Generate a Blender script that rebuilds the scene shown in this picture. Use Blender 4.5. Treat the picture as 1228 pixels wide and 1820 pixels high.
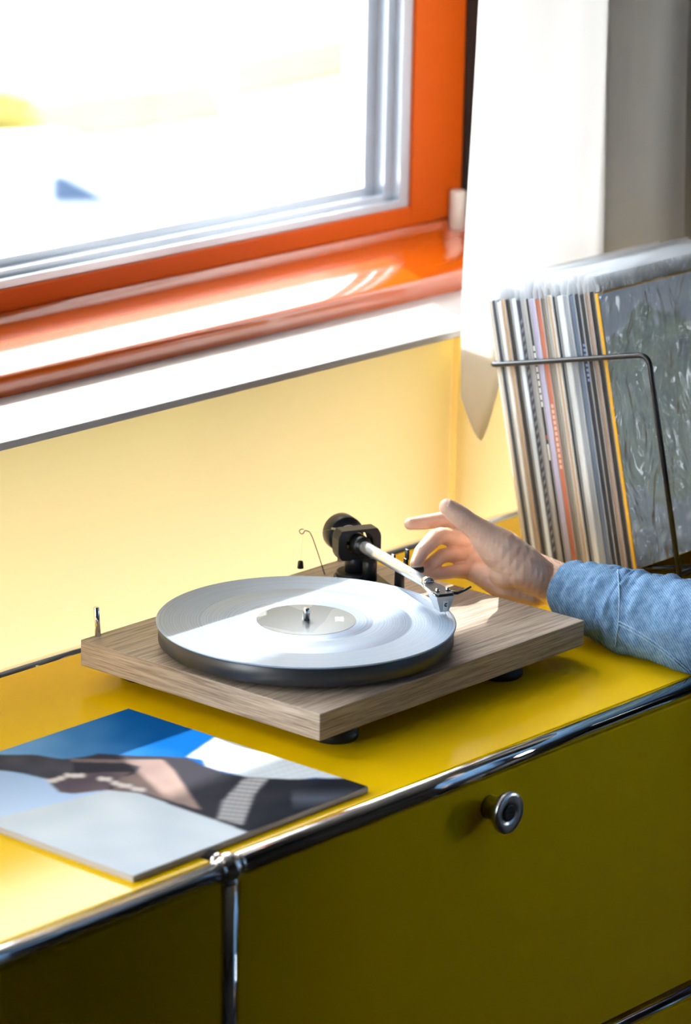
import bpy, bmesh, math, random
from mathutils import Vector, Matrix, noise

for o in list(bpy.data.objects):
    bpy.data.objects.remove(o, do_unlink=True)
SC = bpy.context.scene
COL = SC.collection
random.seed(7)

# ------------------------------------------------------------------ camera
F_PX, IW, IH = 6287.86, 1228, 1820
CAM = Vector((-2.3858, -2.1090, 1.1669))
RV = Vector((0.6614, -0.7498, 0.0188)).normalized()
FV = Vector((0.7242, 0.6319, -0.2761)).normalized()
UV_ = RV.cross(FV).normalized()
RV = FV.cross(UV_).normalized()
cd = bpy.data.cameras.new('camera')
cam = bpy.data.objects.new('camera', cd)
COL.objects.link(cam)
cam.matrix_world = Matrix(((RV.x, UV_.x, -FV.x, CAM.x), (RV.y, UV_.y, -FV.y, CAM.y),
                           (RV.z, UV_.z, -FV.z, CAM.z), (0, 0, 0, 1)))
cd.sensor_fit = 'VERTICAL'
cd.sensor_height = 36.0
cd.lens = F_PX / IH * 36.0
cd.clip_start, cd.clip_end = 0.05, 400
cd.dof.use_dof = True
cd.dof.focus_distance = 3.60
cd.dof.aperture_fstop = 5.2
SC.camera = cam

# ------------------------------------------------------------------ world, sun, exposure
SC.view_settings.view_transform = 'Standard'
SC.view_settings.look = 'None'
SC.view_settings.gamma = 1.0
SC.view_settings.use_curve_mapping = False
SC.view_settings.exposure = 0.3
world = bpy.data.worlds.new('sky')
SC.world = world
world.use_nodes = True
bg = world.node_tree.nodes['Background']
bg.inputs['Color'].default_value = (0.86, 0.93, 1.0, 1)
bg.inputs['Strength'].default_value = 15.0
SUN_EL = math.radians(37)
SUN_H = Vector((0.42, 0.9075))          # horizontal direction towards the sun
sun_to = Vector((SUN_H.x * math.cos(SUN_EL), SUN_H.y * math.cos(SUN_EL), math.sin(SUN_EL)))
sl = bpy.data.lights.new('sun', 'SUN')
sl.energy = 11.0
sl.angle = math.radians(0.6)
sl.color = (1.0, 0.95, 0.87)
so = bpy.data.objects.new('sun', sl)
COL.objects.link(so)
so.rotation_euler = sun_to.to_track_quat('Z', 'Y').to_euler()
so.location = (3, 6, 5)


def portal(name, loc, rot, sx, sy):
    l = bpy.data.lights.new(name, 'AREA')
    l.shape = 'RECTANGLE'
    l.size, l.size_y = sx, sy
    l.cycles.is_portal = True
    o = bpy.data.objects.new(name, l)
    COL.objects.link(o)
    o.location = loc
    o.rotation_euler = rot
    return o


ROOM_X0, ROOM_X1, ROOM_Y0, ROOM_Y1 = -3.4, 2.9, -3.6, 0.43
BAY_X0, BAY_X1, BAY_Y = -1.03, 1.58, -0.13      # sideboard stands in an unseen bay, added with its left window for side light
FLOOR_Z, CEIL_Z = -0.75, 1.95
WIN_X0, WIN_X1, WIN_Z0, WIN_Z1 = -0.98, 1.085, 0.24, 1.55
LW_Y0, LW_Y1, LW_Z0, LW_Z1 = -0.11, 0.40, 0.02, 1.70
RW_Y0, RW_Y1, RW_Z0, RW_Z1 = -2.22, -1.62, -0.08, 0.58
portal('window_portal', ((WIN_X0 + WIN_X1) / 2, 0.88, (WIN_Z0 + WIN_Z1) / 2), (math.radians(-90), 0, 0), WIN_X1 - WIN_X0, WIN_Z1 - WIN_Z0)
for px_, rz_ in ((BAY_X0 - 0.1, -90),):
    portal('side_window_portal', (px_, (LW_Y0 + LW_Y1) / 2, (LW_Z0 + LW_Z1) / 2), (math.radians(90), 0, math.radians(rz_)), LW_Y1 - LW_Y0, LW_Z1 - LW_Z0)


# ------------------------------------------------------------------ pixel helpers
def ray(px, py):
    return (RV * ((px - IW / 2) / F_PX) - UV_ * ((py - IH / 2) / F_PX) + FV)


def at_depth(px, py, d):
    return CAM + ray(px, py) * d


def on_plane(axis, val, px, py):
    r = ray(px, py)
    return CAM + r * ((val - CAM[axis]) / r[axis])


# ------------------------------------------------------------------ mesh helpers
class MB:
    def __init__(self):
        self.v, self.f, self.sm = [], [], []

    def add(self, vs, fs, smooth=False):
        n = len(self.v)
        self.v += [tuple(v) for v in vs]
        self.f += [tuple(i + n for i in f) for f in fs]
        self.sm += [smooth] * len(fs)
        return self

    def box(self, a, b):
        x0, y0, z0 = a
        x1, y1, z1 = b
        return self.add([(x0, y0, z0), (x1, y0, z0), (x1, y1, z0), (x0, y1, z0), (x0, y0, z1), (x1, y0, z1), (x1, y1, z1), (x0, y1, z1)],
                        [(0, 3, 2, 1), (4, 5, 6, 7), (0, 1, 5, 4), (1, 2, 6, 5), (2, 3, 7, 6), (3, 0, 4, 7)])

    def lathe(self, prof, origin=(0, 0, 0), axis=(0, 0, 1), n=32, smooth=True):
        """prof: list of (radius, height) swept about axis; open ends are closed when radius is 0"""
        ax = Vector(axis).normalized()
        t = Vector((1, 0, 0)) if abs(ax.x) < 0.9 else Vector((0, 1, 0))
        u = ax.cross(t).normalized()
        w = ax.cross(u).normalized()
        o = Vector(origin)
        vs, fs = [], []
        for r, h in prof:
            for k in range(n):
                a = 2 * math.pi * k / n
                vs.append(o + ax * h + (u * math.cos(a) + w * math.sin(a)) * max(r, 1e-6))
        for i in range(len(prof) - 1):
            for k in range(n):
                k2 = (k + 1) % n
                fs.append((i * n + k, i * n + k2, (i + 1) * n + k2, (i + 1) * n + k))
        fs.append(tuple(reversed(range(n))))
        fs.append(tuple((len(prof) - 1) * n + k for k in range(n)))
        self.add(vs, fs, smooth)
        self.sm[-1] = self.sm[-2] = False
        return self

    def cyl(self, a, b, r, r2=None, n=24, bev=0.0):
        a, b = Vector(a), Vector(b)
        L = (b - a).length
        r2 = r if r2 is None else r2
        if bev:
            prof = [(r - bev, 0), (r, bev), (r2, L - bev), (r2 - bev, L)]
        else:
            prof = [(r, 0), (r2, L)]
        return self.lathe(prof, a, b - a, n)

    def tube(self, pts, r, n=10, closed=False):
        pts = [Vector(p) for p in pts]
        rs = r if isinstance(r, (list, tuple)) else [r] * len(pts)
        vs, fs = [], []
        prev = None
        m = len(pts)
        for i, p in enumerate(pts):
            if closed:
                d = pts[(i + 1) % m] - pts[i - 1]
            else:
                d = pts[min(i + 1, m - 1)] - pts[max(i - 1, 0)]
            d.normalize()
            if prev is None:
                t = Vector((0, 0, 1)) if abs(d.z) < 0.9 else Vector((1, 0, 0))
                u = d.cross(t).normalized()
            else:
                u = (prev - d * prev.dot(d)).normalized()
            prev = u
            w = d.cross(u)
            for k in range(n):
                a = 2 * math.pi * k / n
                vs.append(p + (u * math.cos(a) + w * math.sin(a)) * rs[i])
        for i in range(m if closed else m - 1):
            j = (i + 1) % m
            for k in range(n):
                k2 = (k + 1) % n
                fs.append((i * n + k, i * n + k2, j * n + k2, j * n + k))
        if not closed:
            fs.append(tuple(reversed(range(n))))
            fs.append(tuple((m - 1) * n + k for k in range(n)))
        return self.add(vs, fs, True)

    def prism(self, poly, axis, a, b, smooth=False):
        """poly: 2-D points in the two other axes, extruded along axis from a to b"""
        def P(q, h):
            if axis == 0:
                return (h, q[0], q[1])
            if axis == 1:
                return (q[0], h, q[1])
            return (q[0], q[1], h)
        n = len(poly)
        vs = [P(q, a) for q in poly] + [P(q, b) for q in poly]
        fs = [(i, (i + 1) % n, n + (i + 1) % n, n + i) for i in range(n)]
        self.add(vs, fs, smooth)
        self.add(vs, [tuple(reversed(range(n))), tuple(range(n, 2 * n))], False)
        return self

    def sphere(self, c, r, n=16, m=10, sc=(1, 1, 1)):
        c = Vector(c)
        vs, fs = [], []
        for i in range(m + 1):
            t = math.pi * i / m
            for k in range(n):
                a = 2 * math.pi * k / n
                vs.append((c.x + r * sc[0] * math.sin(t) * math.cos(a), c.y + r * sc[1] * math.sin(t) * math.sin(a), c.z + r * sc[2] * math.cos(t)))
        for i in range(m):
            for k in range(n):
                fs.append((i * n + k, (i + 1) * n + k, (i + 1) * n + (k + 1) % n, i * n + (k + 1) % n))
        return self.add(vs, fs, True)

    def mesh(self, name):
        me = bpy.data.meshes.new(name)
        me.from_pydata(self.v, [], self.f)
        me.polygons.foreach_set('use_smooth', self.sm)
        me.update()
        bm = bmesh.new()
        bm.from_mesh(me)
        bmesh.ops.remove_doubles(bm, verts=bm.verts, dist=1e-6)
        bmesh.ops.recalc_face_normals(bm, faces=bm.faces)
        bm.to_mesh(me)
        bm.free()
        return me

    def build(self, name, mat, parent=None, bevel=0.0, seg=2):
        me = self.mesh(name)
        if bevel:
            bm = bmesh.new()
            bm.from_mesh(me)
            es = [e for e in bm.edges if len(e.link_faces) == 2 and e.calc_face_angle(0) > 0.5]
            bmesh.ops.bevel(bm, geom=es, offset=bevel, segments=seg, affect='EDGES', profile=0.5)
            bm.to_mesh(me)
            bm.free()
        me.materials.append(mat)
        o = bpy.data.objects.new(name, me)
        COL.objects.link(o)
        if parent:
            o.parent = parent
            o.matrix_parent_inverse = parent.matrix_world.inverted()
        return o


def tag(o, label, cat=None, group=None, kind=None):
    o['label'] = label
    if cat:
        o['category'] = cat
    if group:
        o['group'] = group
    if kind:
        o['kind'] = kind
    return o


def thing(name, label, cat, loc=(0, 0, 0), group=None, kind=None):
    o = bpy.data.objects.new(name, None)
    COL.objects.link(o)
    o.location = loc
    o.empty_display_size = 0.05
    o.matrix_world = Matrix.Translation(Vector(loc))
    return tag(o, label, cat, group, kind)


def struct(o, label=None):
    o['kind'] = 'structure'
    if label:
        o['label'] = label
    return o


# ------------------------------------------------------------------ materials
def mat(name, col, rough=0.5, metal=0.0, spec=0.5, **kw):
    m = bpy.data.materials.new(name)
    m.use_nodes = True
    nt = m.node_tree
    b = nt.nodes['Principled BSDF']
    b.inputs['Base Color'].default_value = (*col, 1)
    b.inputs['Roughness'].default_value = rough
    b.inputs['Metallic'].default_value = metal
    b.inputs['Specular IOR Level'].default_value = spec
    for k, v in kw.items():
        b.inputs[k.replace('_', ' ')].default_value = v
    return m


def N(m, t, **kw):
    n = m.node_tree.nodes.new(t)
    for k, v in kw.items():
        if k.startswith('i_'):
            n.inputs[k[2:].replace('_', ' ')].default_value = v
        else:
            setattr(n, k, v)
    return n


def L(m, a, ao, b, bi):
    m.node_tree.links.new(a.outputs[ao], b.inputs[bi])


def bsdf(m):
    return m.node_tree.nodes['Principled BSDF']


def ramp(m, stops):
    r = N(m, 'ShaderNodeValToRGB')
    e = r.color_ramp.elements
    while len(e) < len(stops):
        e.new(0.5)
    for el, (p, c) in zip(e, stops):
        el.position = p
        el.color = (*c, 1)
    return r


def coords(m, scale=(1, 1, 1), rot=(0, 0, 0)):
    tc = N(m, 'ShaderNodeTexCoord')
    mp = N(m, 'ShaderNodeMapping')
    mp.inputs['Scale'].default_value = scale
    mp.inputs['Rotation'].default_value = rot
    L(m, tc, 'Object', mp, 'Vector')
    return mp


def add_bump(m, scale, strength, dist=0.001, stretch=(1, 1, 1), detail=4):
    mp = coords(m, stretch)
    n = N(m, 'ShaderNodeTexNoise', i_Scale=scale, i_Detail=detail)
    L(m, mp, 'Vector', n, 'Vector')
    bp = N(m, 'ShaderNodeBump', i_Strength=strength, i_Distance=dist)
    L(m, n, 'Fac', bp, 'Height')
    L(m, bp, 'Normal', bsdf(m), 'Normal')
    return m


def noise_col(m, c1, c2, scale, stretch=(1, 1, 1), detail=4, lo=0.3, hi=0.7):
    mp = coords(m, stretch)
    n = N(m, 'ShaderNodeTexNoise', i_Scale=scale, i_Detail=detail)
    L(m, mp, 'Vector', n, 'Vector')
    r = ramp(m, [(lo, c1), (hi, c2)])
    L(m, n, 'Fac', r, 'Fac')
    L(m, r, 'Color', bsdf(m), 'Base Color')
    return m


M = {}
YEL = (0.86, 0.54, 0.001)
M['yellow'] = add_bump(mat('yellow_powder_coat', YEL, 0.14, spec=0.045), 900, 0.05, 0.0004)
# yellow panels under the sill, made translucent so daylight behind brightens them
m = mat('yellow_translucent_panel', (0.88, 0.62, 0.07), 0.30)
M['yellow_wall'] = add_bump(m, 500, 0.05, 0.0004)
mx = m.node_tree.nodes.new('ShaderNodeMixShader')
mx.inputs['Fac'].default_value = 0.155
tl = m.node_tree.nodes.new('ShaderNodeBsdfTranslucent')
tl.inputs['Color'].default_value = (0.96, 0.79, 0.45, 1)
m.node_tree.links.new(bsdf(m).outputs['BSDF'], mx.inputs[1])
m.node_tree.links.new(tl.outputs['BSDF'], mx.inputs[2])
m.node_tree.links.new(mx.outputs['Shader'], m.node_tree.nodes['Material Output'].inputs['Surface'])
M['chrome'] = mat('chrome', (0.78, 0.79, 0.80), 0.06, 1.0)
M['steel'] = mat('brushed_steel', (0.50, 0.52, 0.55), 0.28, 1.0)
M['armmetal'] = mat('satin_silver_tube', (0.80, 0.83, 0.88), 0.24, 0.75)
M['black'] = mat('black_plastic', (0.012, 0.012, 0.013), 0.35)
M['blackmetal'] = mat('black_anodised_metal', (0.012, 0.014, 0.018), 0.36, spec=0.35)
M['rubber'] = mat('black_rubber', (0.008, 0.008, 0.008), 0.5)
M['platter'] = mat('dark_satin_platter', (0.03, 0.033, 0.038), 0.35, spec=0.6)
M['orange'] = add_bump(mat('orange_window_paint', (0.60, 0.095, 0.001), 0.2, spec=0.5, Coat_Weight=1.0, Coat_Roughness=0.1, Coat_IOR=1.9), 60, 0.05, 0.001)
M['orange_sash'] = add_bump(mat('orange_sash_paint', (0.60, 0.090, 0.0), 0.38, spec=0.2), 60, 0.05, 0.001)
M['alu'] = mat('window_aluminium', (0.60, 0.66, 0.74), 0.25, 0.7)
M['gasket'] = mat('black_gasket', (0.01, 0.01, 0.01), 0.6)
M['hinge'] = mat('cream_hinge_cover', (0.75, 0.70, 0.62), 0.35)
M['sill'] = add_bump(mat('white_sill', (0.44, 0.42, 0.405), 0.35), 200, 0.04)
M['wall'] = add_bump(mat('off_white_wall', (0.62, 0.60, 0.56), 0.8), 120, 0.1)
M['ceiling'] = add_bump(mat('white_ceiling', (0.22, 0.22, 0.215), 0.9), 90, 0.08)
M['floor'] = noise_col(mat('dark_floor', (0.05, 0.04, 0.03), 0.5), (0.045, 0.036, 0.028), (0.08, 0.065, 0.05), 3, (1, 12, 1))
M['roomwall'] = add_bump(mat('dim_room_wall', (0.045, 0.045, 0.045), 0.85), 120, 0.1)


def glass_mat(name, tint=(1, 1, 1), refl=0.04, rough=0.02, bump=0.0, milk=0.0):
    m = bpy.data.materials.new(name)
    m.use_nodes = True
    nt = m.node_tree
    nt.nodes.remove(nt.nodes['Principled BSDF'])
    out = nt.nodes['Material Output']
    tr = N(m, 'ShaderNodeBsdfTransparent')
    tr.inputs['Color'].default_value = (*tint, 1)
    gl = N(m, 'ShaderNodeBsdfGlossy', i_Roughness=rough)
    fr = N(m, 'ShaderNodeLayerWeight', i_Blend=0.5)
    pw = N(m, 'ShaderNodeMath', operation='POWER')
    pw.inputs[1].default_value = 4.0
    L(m, fr, 'Facing', pw, 0)
    fm = N(m, 'ShaderNodeMath', operation='MULTIPLY_ADD')
    fm.inputs[1].default_value = 0.85
    fm.inputs[2].default_value = refl
    L(m, pw, 'Value', fm, 0)
    mx = N(m, 'ShaderNodeMixShader')
    if bump:
        mp = coords(m, (14, 14, 6))
        nz = N(m, 'ShaderNodeTexNoise', i_Scale=1.6, i_Detail=3.0)
        nz.inputs['Distortion'].default_value = 1.2
        L(m, mp, 'Vector', nz, 'Vector')
        bp = N(m, 'ShaderNodeBump', i_Strength=bump, i_Distance=0.02)
        L(m, nz, 'Fac', bp, 'Height')
        L(m, bp, 'Normal', gl, 'Normal')
        L(m, bp, 'Normal', fr, 'Normal')
    L(m, fm, 'Value', mx, 'Fac')
    L(m, tr, 'BSDF', mx, 1)
    L(m, gl, 'BSDF', mx, 2)
    if milk:
        df = N(m, 'ShaderNodeBsdfDiffuse')
        df.inputs['Color'].default_value = (0.96, 0.97, 0.98, 1)
        tl = N(m, 'ShaderNodeBsdfTranslucent')
        tl.inputs['Color'].default_value = (0.96, 0.97, 0.98, 1)
        m1 = N(m, 'ShaderNodeMixShader')
        L(m, df, 'BSDF', m1, 1)
        L(m, tl, 'BSDF', m1, 2)
        m2 = N(m, 'ShaderNodeMixShader')
        m2.inputs['Fac'].default_value = milk
        L(m, mx, 'Shader', m2, 1)
        L(m, m1, 'Shader', m2, 2)
        mx = m2
    L(m, mx, 'Shader', out, 'Surface')
    return m


M['glass'] = glass_mat('window_glass', (0.97, 0.98, 0.98))
M['front_sleeve'] = glass_mat('clear_front_sleeve', (0.97, 0.98, 0.99), rough=0.1, bump=0.9, milk=0.06)
M['clear_sleeve'] = glass_mat('clear_plastic_sleeve', (0.93, 0.95, 0.97), rough=0.12, bump=0.7, milk=0.40)


def wood(name):
    m = mat(name, (0.3, 0.2, 0.13), 0.42, spec=0.4)
    def grain(scale):
        tc = N(m, 'ShaderNodeTexCoord')
        sx = N(m, 'ShaderNodeSeparateXYZ')
        L(m, tc, 'Object', sx, 'Vector')
        sw = N(m, 'ShaderNodeCombineXYZ')
        L(m, sx, 'Y', sw, 'X')
        L(m, sx, 'X', sw, 'Y')
        L(m, sx, 'Z', sw, 'Z')
        sn = N(m, 'ShaderNodeSeparateXYZ')
        L(m, tc, 'Normal', sn, 'Vector')
        ab = N(m, 'ShaderNodeMath', operation='ABSOLUTE')
        L(m, sn, 'X', ab, 0)
        gt = N(m, 'ShaderNodeMath', operation='GREATER_THAN')
        gt.inputs[1].default_value = 0.7
        L(m, ab, 'Value', gt, 0)
        mv = N(m, 'ShaderNodeMix', data_type='VECTOR')
        L(m, gt, 'Value', mv, 0)
        L(m, tc, 'Object', mv, 4)
        L(m, sw, 'Vector', mv, 5)
        mp = N(m, 'ShaderNodeMapping')
        mp.inputs['Scale'].default_value = scale
        L(m, mv, 1, mp, 'Vector')
        return mp
    mp = grain((3.0, 60, 60))
    n1 = N(m, 'ShaderNodeTexNoise', i_Scale=3.2, i_Detail=8.0, i_Roughness=0.65)
    n1.inputs['Distortion'].default_value = 0.25
    L(m, mp, 'Vector', n1, 'Vector')
    r1 = ramp(m, [(0.28, (0.19, 0.142, 0.11)), (0.48, (0.45, 0.36, 0.28)), (0.75, (0.64, 0.53, 0.43))])
    L(m, n1, 'Fac', r1, 'Fac')
    mp2 = grain((9, 420, 420))
    n2 = N(m, 'ShaderNodeTexNoise', i_Scale=2.0, i_Detail=3.0)
    L(m, mp2, 'Vector', n2, 'Vector')
    r2 = ramp(m, [(0.36, (0.45, 0.42, 0.40)), (0.52, (1, 1, 1))])
    L(m, n2, 'Fac', r2, 'Fac')
    mx = N(m, 'ShaderNodeMix', data_type='RGBA', blend_type='MULTIPLY')
    mx.inputs['Factor'].default_value = 0.8
    L(m, r1, 'Color', mx, 6)
    L(m, r2, 'Color', mx, 7)
    L(m, mx, 2, bsdf(m), 'Base Color')
    bp = N(m, 'ShaderNodeBump', i_Strength=0.25, i_Distance=0.0006)
    L(m, n2, 'Fac', bp, 'Height')
    L(m, bp, 'Normal', bsdf(m), 'Normal')
    return m


M['walnut'] = wood('walnut_veneer')

# ------------------------------------------------------------------ room shell
wb = MB()
WALL_T = 0.38
wb.box((BAY_X0, ROOM_Y1 + 0.02, FLOOR_Z), (BAY_X1, ROOM_Y1 + WALL_T, -0.32))
wb.box((0.655, ROOM_Y1 + 0.045, -0.32), (0.735, ROOM_Y1 + 0.105, 0.2365))  # unseen post added behind the panel joint to darken the panel there
wb.box((BAY_X0, ROOM_Y1 + 0.045, -0.32), (BAY_X0 + 0.08, ROOM_Y1 + 0.105, 0.2365))
wb.box((1.40, ROOM_Y1 + 0.045, -0.32), (BAY_X1, ROOM_Y1 + 0.105, 0.2365))
wb.box((BAY_X0, ROOM_Y1, 0.225), (WIN_X0, ROOM_Y1 + WALL_T, CEIL_Z))
wb.prism([(0.885, ROOM_Y1), (WIN_X1, 0.675), (WIN_X1, ROOM_Y1 + WALL_T), (BAY_X1, ROOM_Y1 + WALL_T), (BAY_X1, ROOM_Y1)], 2, 0.245, CEIL_Z)
wb.box((WIN_X0, ROOM_Y1, WIN_Z1), (WIN_X1, ROOM_Y1 + WALL_T, CEIL_Z))
wb.box((ROOM_X0, BAY_Y - 0.02, FLOOR_Z), (BAY_X0 - 0.15, BAY_Y, CEIL_Z))
wb.box((BAY_X1 + 0.15, BAY_Y, FLOOR_Z), (ROOM_X1, BAY_Y + 0.25, CEIL_Z))
struct(wb.build('wall_back', M['wall']), 'off white wall around the window bay')
struct(MB().box((BAY_X1, BAY_Y, FLOOR_Z), (BAY_X1 + 0.15, ROOM_Y1 + WALL_T, CEIL_Z)).build('wall_bayright', M['wall']), 'closed side wall of the window bay')
for nm_, xa, xb in (('wall_bayleft', BAY_X0 - 0.15, BAY_X0),):
    b = MB()
    b.box((xa, BAY_Y, FLOOR_Z), (xb, ROOM_Y1 + WALL_T, LW_Z0))
    b.box((xa, BAY_Y, LW_Z1), (xb, ROOM_Y1 + WALL_T, CEIL_Z))
    b.box((xa, BAY_Y, LW_Z0), (xb, LW_Y0, LW_Z1))
    b.box((xa, LW_Y1, LW_Z0), (xb, ROOM_Y1 + WALL_T, LW_Z1))
    struct(b.build(nm_, M['wall']), 'side wall of the window bay')
struct(MB().box((ROOM_X0 - 0.2, ROOM_Y0, FLOOR_Z), (ROOM_X0, BAY_Y + 0.25, CEIL_Z)).build('wall_left', M['roomwall']), 'left hand room wall')
b = MB()
b.box((ROOM_X1, ROOM_Y0, FLOOR_Z), (ROOM_X1 + 0.2, RW_Y0, CEIL_Z))
b.box((ROOM_X1, RW_Y1, FLOOR_Z), (ROOM_X1 + 0.2, BAY_Y + 0.25, CEIL_Z))
b.box((ROOM_X1, RW_Y0, FLOOR_Z), (ROOM_X1 + 0.2, RW_Y1, RW_Z0))
b.box((ROOM_X1, RW_Y0, RW_Z1), (ROOM_X1 + 0.2, RW_Y1, CEIL_Z))
struct(b.build('wall_right', M['roomwall']), 'right hand room wall with an added small window')
w3 = thing('added_window_3', 'small unseen window added in the right hand room wall', None, (ROOM_X1 + 0.1, (RW_Y0 + RW_Y1) / 2, RW_Z0), kind='structure')  # out of view, added so the front album sleeve catches a sheen
b = MB()
for (a0, a1, c0, c1) in ((RW_Y0, RW_Y0 + 0.03, RW_Z0, RW_Z1), (RW_Y1 - 0.03, RW_Y1, RW_Z0, RW_Z1), (RW_Y0 + 0.03, RW_Y1 - 0.03, RW_Z0, RW_Z0 + 0.03), (RW_Y0 + 0.03, RW_Y1 - 0.03, RW_Z1 - 0.03, RW_Z1)):
    b.box((ROOM_X1 + 0.06, a0, c0), (ROOM_X1 + 0.12, a1, c1))
b.build('window_frame', M['orange'], w3)
MB().box((ROOM_X1 + 0.087, RW_Y0 + 0.03, RW_Z0 + 0.03), (ROOM_X1 + 0.093, RW_Y1 - 0.03, RW_Z1 - 0.03)).build('pane', M['glass'], w3)
struct(MB().box((ROOM_X0 - 0.2, ROOM_Y0 - 0.2, FLOOR_Z), (ROOM_X1 + 0.2, ROOM_Y0, CEIL_Z)).build('wall_front', M['roomwall']), 'room wall opposite the window')
struct(MB().box((ROOM_X0 - 0.2, ROOM_Y0 - 0.2, FLOOR_Z - 0.1), (ROOM_X1 + 0.2, ROOM_Y1 + WALL_T, FLOOR_Z)).build('floor', M['floor']), 'dark wooden floor')
struct(MB().box((ROOM_X0 - 0.2, ROOM_Y0 - 0.2, CEIL_Z), (ROOM_X1 + 0.2, ROOM_Y1 + WALL_T, CEIL_Z + 0.1)).build('ceiling', M['ceiling']), 'white ceiling')

# window sill board
SILL_Z = 0.245
struct(MB().box((BAY_X0, 0.411, 0.2365), (BAY_X1, 0.60, SILL_Z)).build('trim_1', M['sill'], bevel=0.0015), 'white window sill board above the yellow panels')


# yellow wall panels under the sill, edges folded back
def folded_panel(name, x0, x1, label):
    R = 0.035
    pts = []
    yfr = 0.419
    for k in range(13):
        a = math.pi / 2 * k / 12
        pts.append((x1 - R + R * math.sin(a), yfr + 0.010 * (1 - math.cos(a))))
    pts = [(x0, yfr + 0.010), (x0, yfr)] + pts
    vs = [(x, y, z) for z in (-0.30, 0.236) for x, y in pts]
    n = len(pts)
    o = MB().add(vs, [(i, i + 1, n + i + 1, n + i) for i in range(n - 1)], True).build(name, M['yellow_wall'])
    try:
        o.data.set_sharp_from_angle(angle=math.radians(40))
    except Exception:
        pass
    struct(o, label)
    return o


folded_panel('trim_2', BAY_X0, 0.705, 'wide yellow panel below the sunlit window sill')
folded_panel('trim_3', 0.7052, BAY_X1, 'yellow panel beneath the curtain beside the record rack')

# ------------------------------------------------------------------ window
win = thing('window_1', 'orange framed window above the white sill', None, ((WIN_X0 + WIN_X1) / 2, 0.62, SILL_Z), kind='structure')
MUL = -0.020      # right face of the mullion, just left of what the photograph shows
# fixed frame: bottom rail with sloping ledge
prof = [(0.785, 0.245), (0.546, 0.245), (0.545, 0.262), (0.5465, 0.2665), (0.552, 0.2690), (0.62, 0.2725), (0.690, 0.2765), (0.697, 0.280), (0.700, 0.288), (0.785, 0.288)]
rail = MB().prism(prof, 0, WIN_X0, WIN_X1, smooth=True).build('bottom_rail', M['orange'], win)
rail.data.set_sharp_from_angle(angle=math.radians(50))
MB().box((1.067, 0.685, 0.288), (WIN_X1, 0.785, WIN_Z1)).build('frame_post', M['orange_sash'], win, bevel=0.002)
MB().box((MUL - 0.10, 0.685, 0.288), (MUL, 0.785, WIN_Z1)).build('frame_post', M['orange_sash'], win, bevel=0.002)
MB().box((WIN_X0, 0.685, 0.288), (WIN_X0 + 0.07, 0.785, WIN_Z1)).build('frame_post', M['orange_sash'], win, bevel=0.002)
MB().box((WIN_X0, 0.685, WIN_Z1 - 0.06), (WIN_X1, 0.785, WIN_Z1)).build('top_rail', M['orange'], win, bevel=0.002)
MB().box((1.046, 0.697, 0.288), (1.067, 0.775, WIN_Z1 - 0.06)).build('gasket', M['gasket'], win)


def sash(x0, x1, st=0.098):
    z0, z1 = 0.290, WIN_Z1 - 0.062
    root = MB()
    yf, yk = 0.700, 0.775
    root.box((x0, yf, z0), (x0 + st, yk, z1))
    root.box((x1 - st, yf, z0), (x1, yk, z1))
    root.box((x0 + st, yf, z0), (x1 - st, yk, z0 + 0.024))
    root.box((x0 + st, yf, z1 - 0.06), (x1 - st, yk, z1))
    s = root.build('sash', M['orange_sash'], win, bevel=0.0025)
    gx0, gx1, gz0, gz1 = x0 + st, x1 - st, z0 + 0.024, z1 - 0.06
    for k, (ins, yy) in enumerate(((0.0, 0.704), (0.014, 0.717), (0.032, 0.735))):
        w = 0.020
        b = MB()
        h = w * 0.5
        zi = ins * 0.5
        b.box((gx0 + ins, yy, gz0 + zi), (gx0 + ins + w, yk, gz1 - zi))
        b.box((gx1 - ins - w, yy, gz0 + zi), (gx1 - ins, yk, gz1 - zi))
        b.box((gx0 + ins + w, yy, gz0 + zi), (gx1 - ins - w, yk, gz0 + zi + h))
        b.box((gx0 + ins + w, yy, gz1 - zi - h), (gx1 - ins - w, yk, gz1 - zi))
        b.build('glazing_bead', M['alu'], s, bevel=0.001)
    MB().box((gx0 + 0.048, 0.753, gz0 + 0.018), (gx1 - 0.048, 0.759, gz1 - 0.018)).build('pane', M['glass'], s)
    return s


sash(MUL + 0.012, 1.046)
sash(WIN_X0 + 0.08, MUL - 0.112)
hg = MB()
hg.cyl((1.026, 0.690, 0.272), (1.026, 0.690, 0.326), 0.0105, n=20, bev=0.002)
hg.build('hinge', M['hinge'], win)
MB().cyl((1.026, 0.690, 0.258), (1.026, 0.690, 0.274), 0.006, n=14, bev=0.001).build('hinge_pin', M['steel'], win)

for wn, xw in (('added_window_2', BAY_X0 - 0.09),):  # added out of view to light the turntable's left side
    w2 = thing(wn, 'narrow unseen window added in the side wall of the bay', None, (xw + 0.03, (LW_Y0 + LW_Y1) / 2, LW_Z0), kind='structure')
    b = MB()
    for (a0, a1, c0, c1) in ((LW_Y0, LW_Y0 + 0.03, LW_Z0, LW_Z1), (LW_Y1 - 0.03, LW_Y1, LW_Z0, LW_Z1), (LW_Y0 + 0.03, LW_Y1 - 0.03, LW_Z0, LW_Z0 + 0.03), (LW_Y0 + 0.03, LW_Y1 - 0.03, LW_Z1 - 0.03, LW_Z1)):
        b.box((xw, a0, c0), (xw + 0.06, a1, c1))
    b.build('window_frame', M['orange'], w2)
    MB().box((xw + 0.027, LW_Y0 + 0.03, LW_Z0 + 0.03), (xw + 0.033, LW_Y1 - 0.03, LW_Z1 - 0.03)).build('pane', M['glass'], w2)

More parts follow.
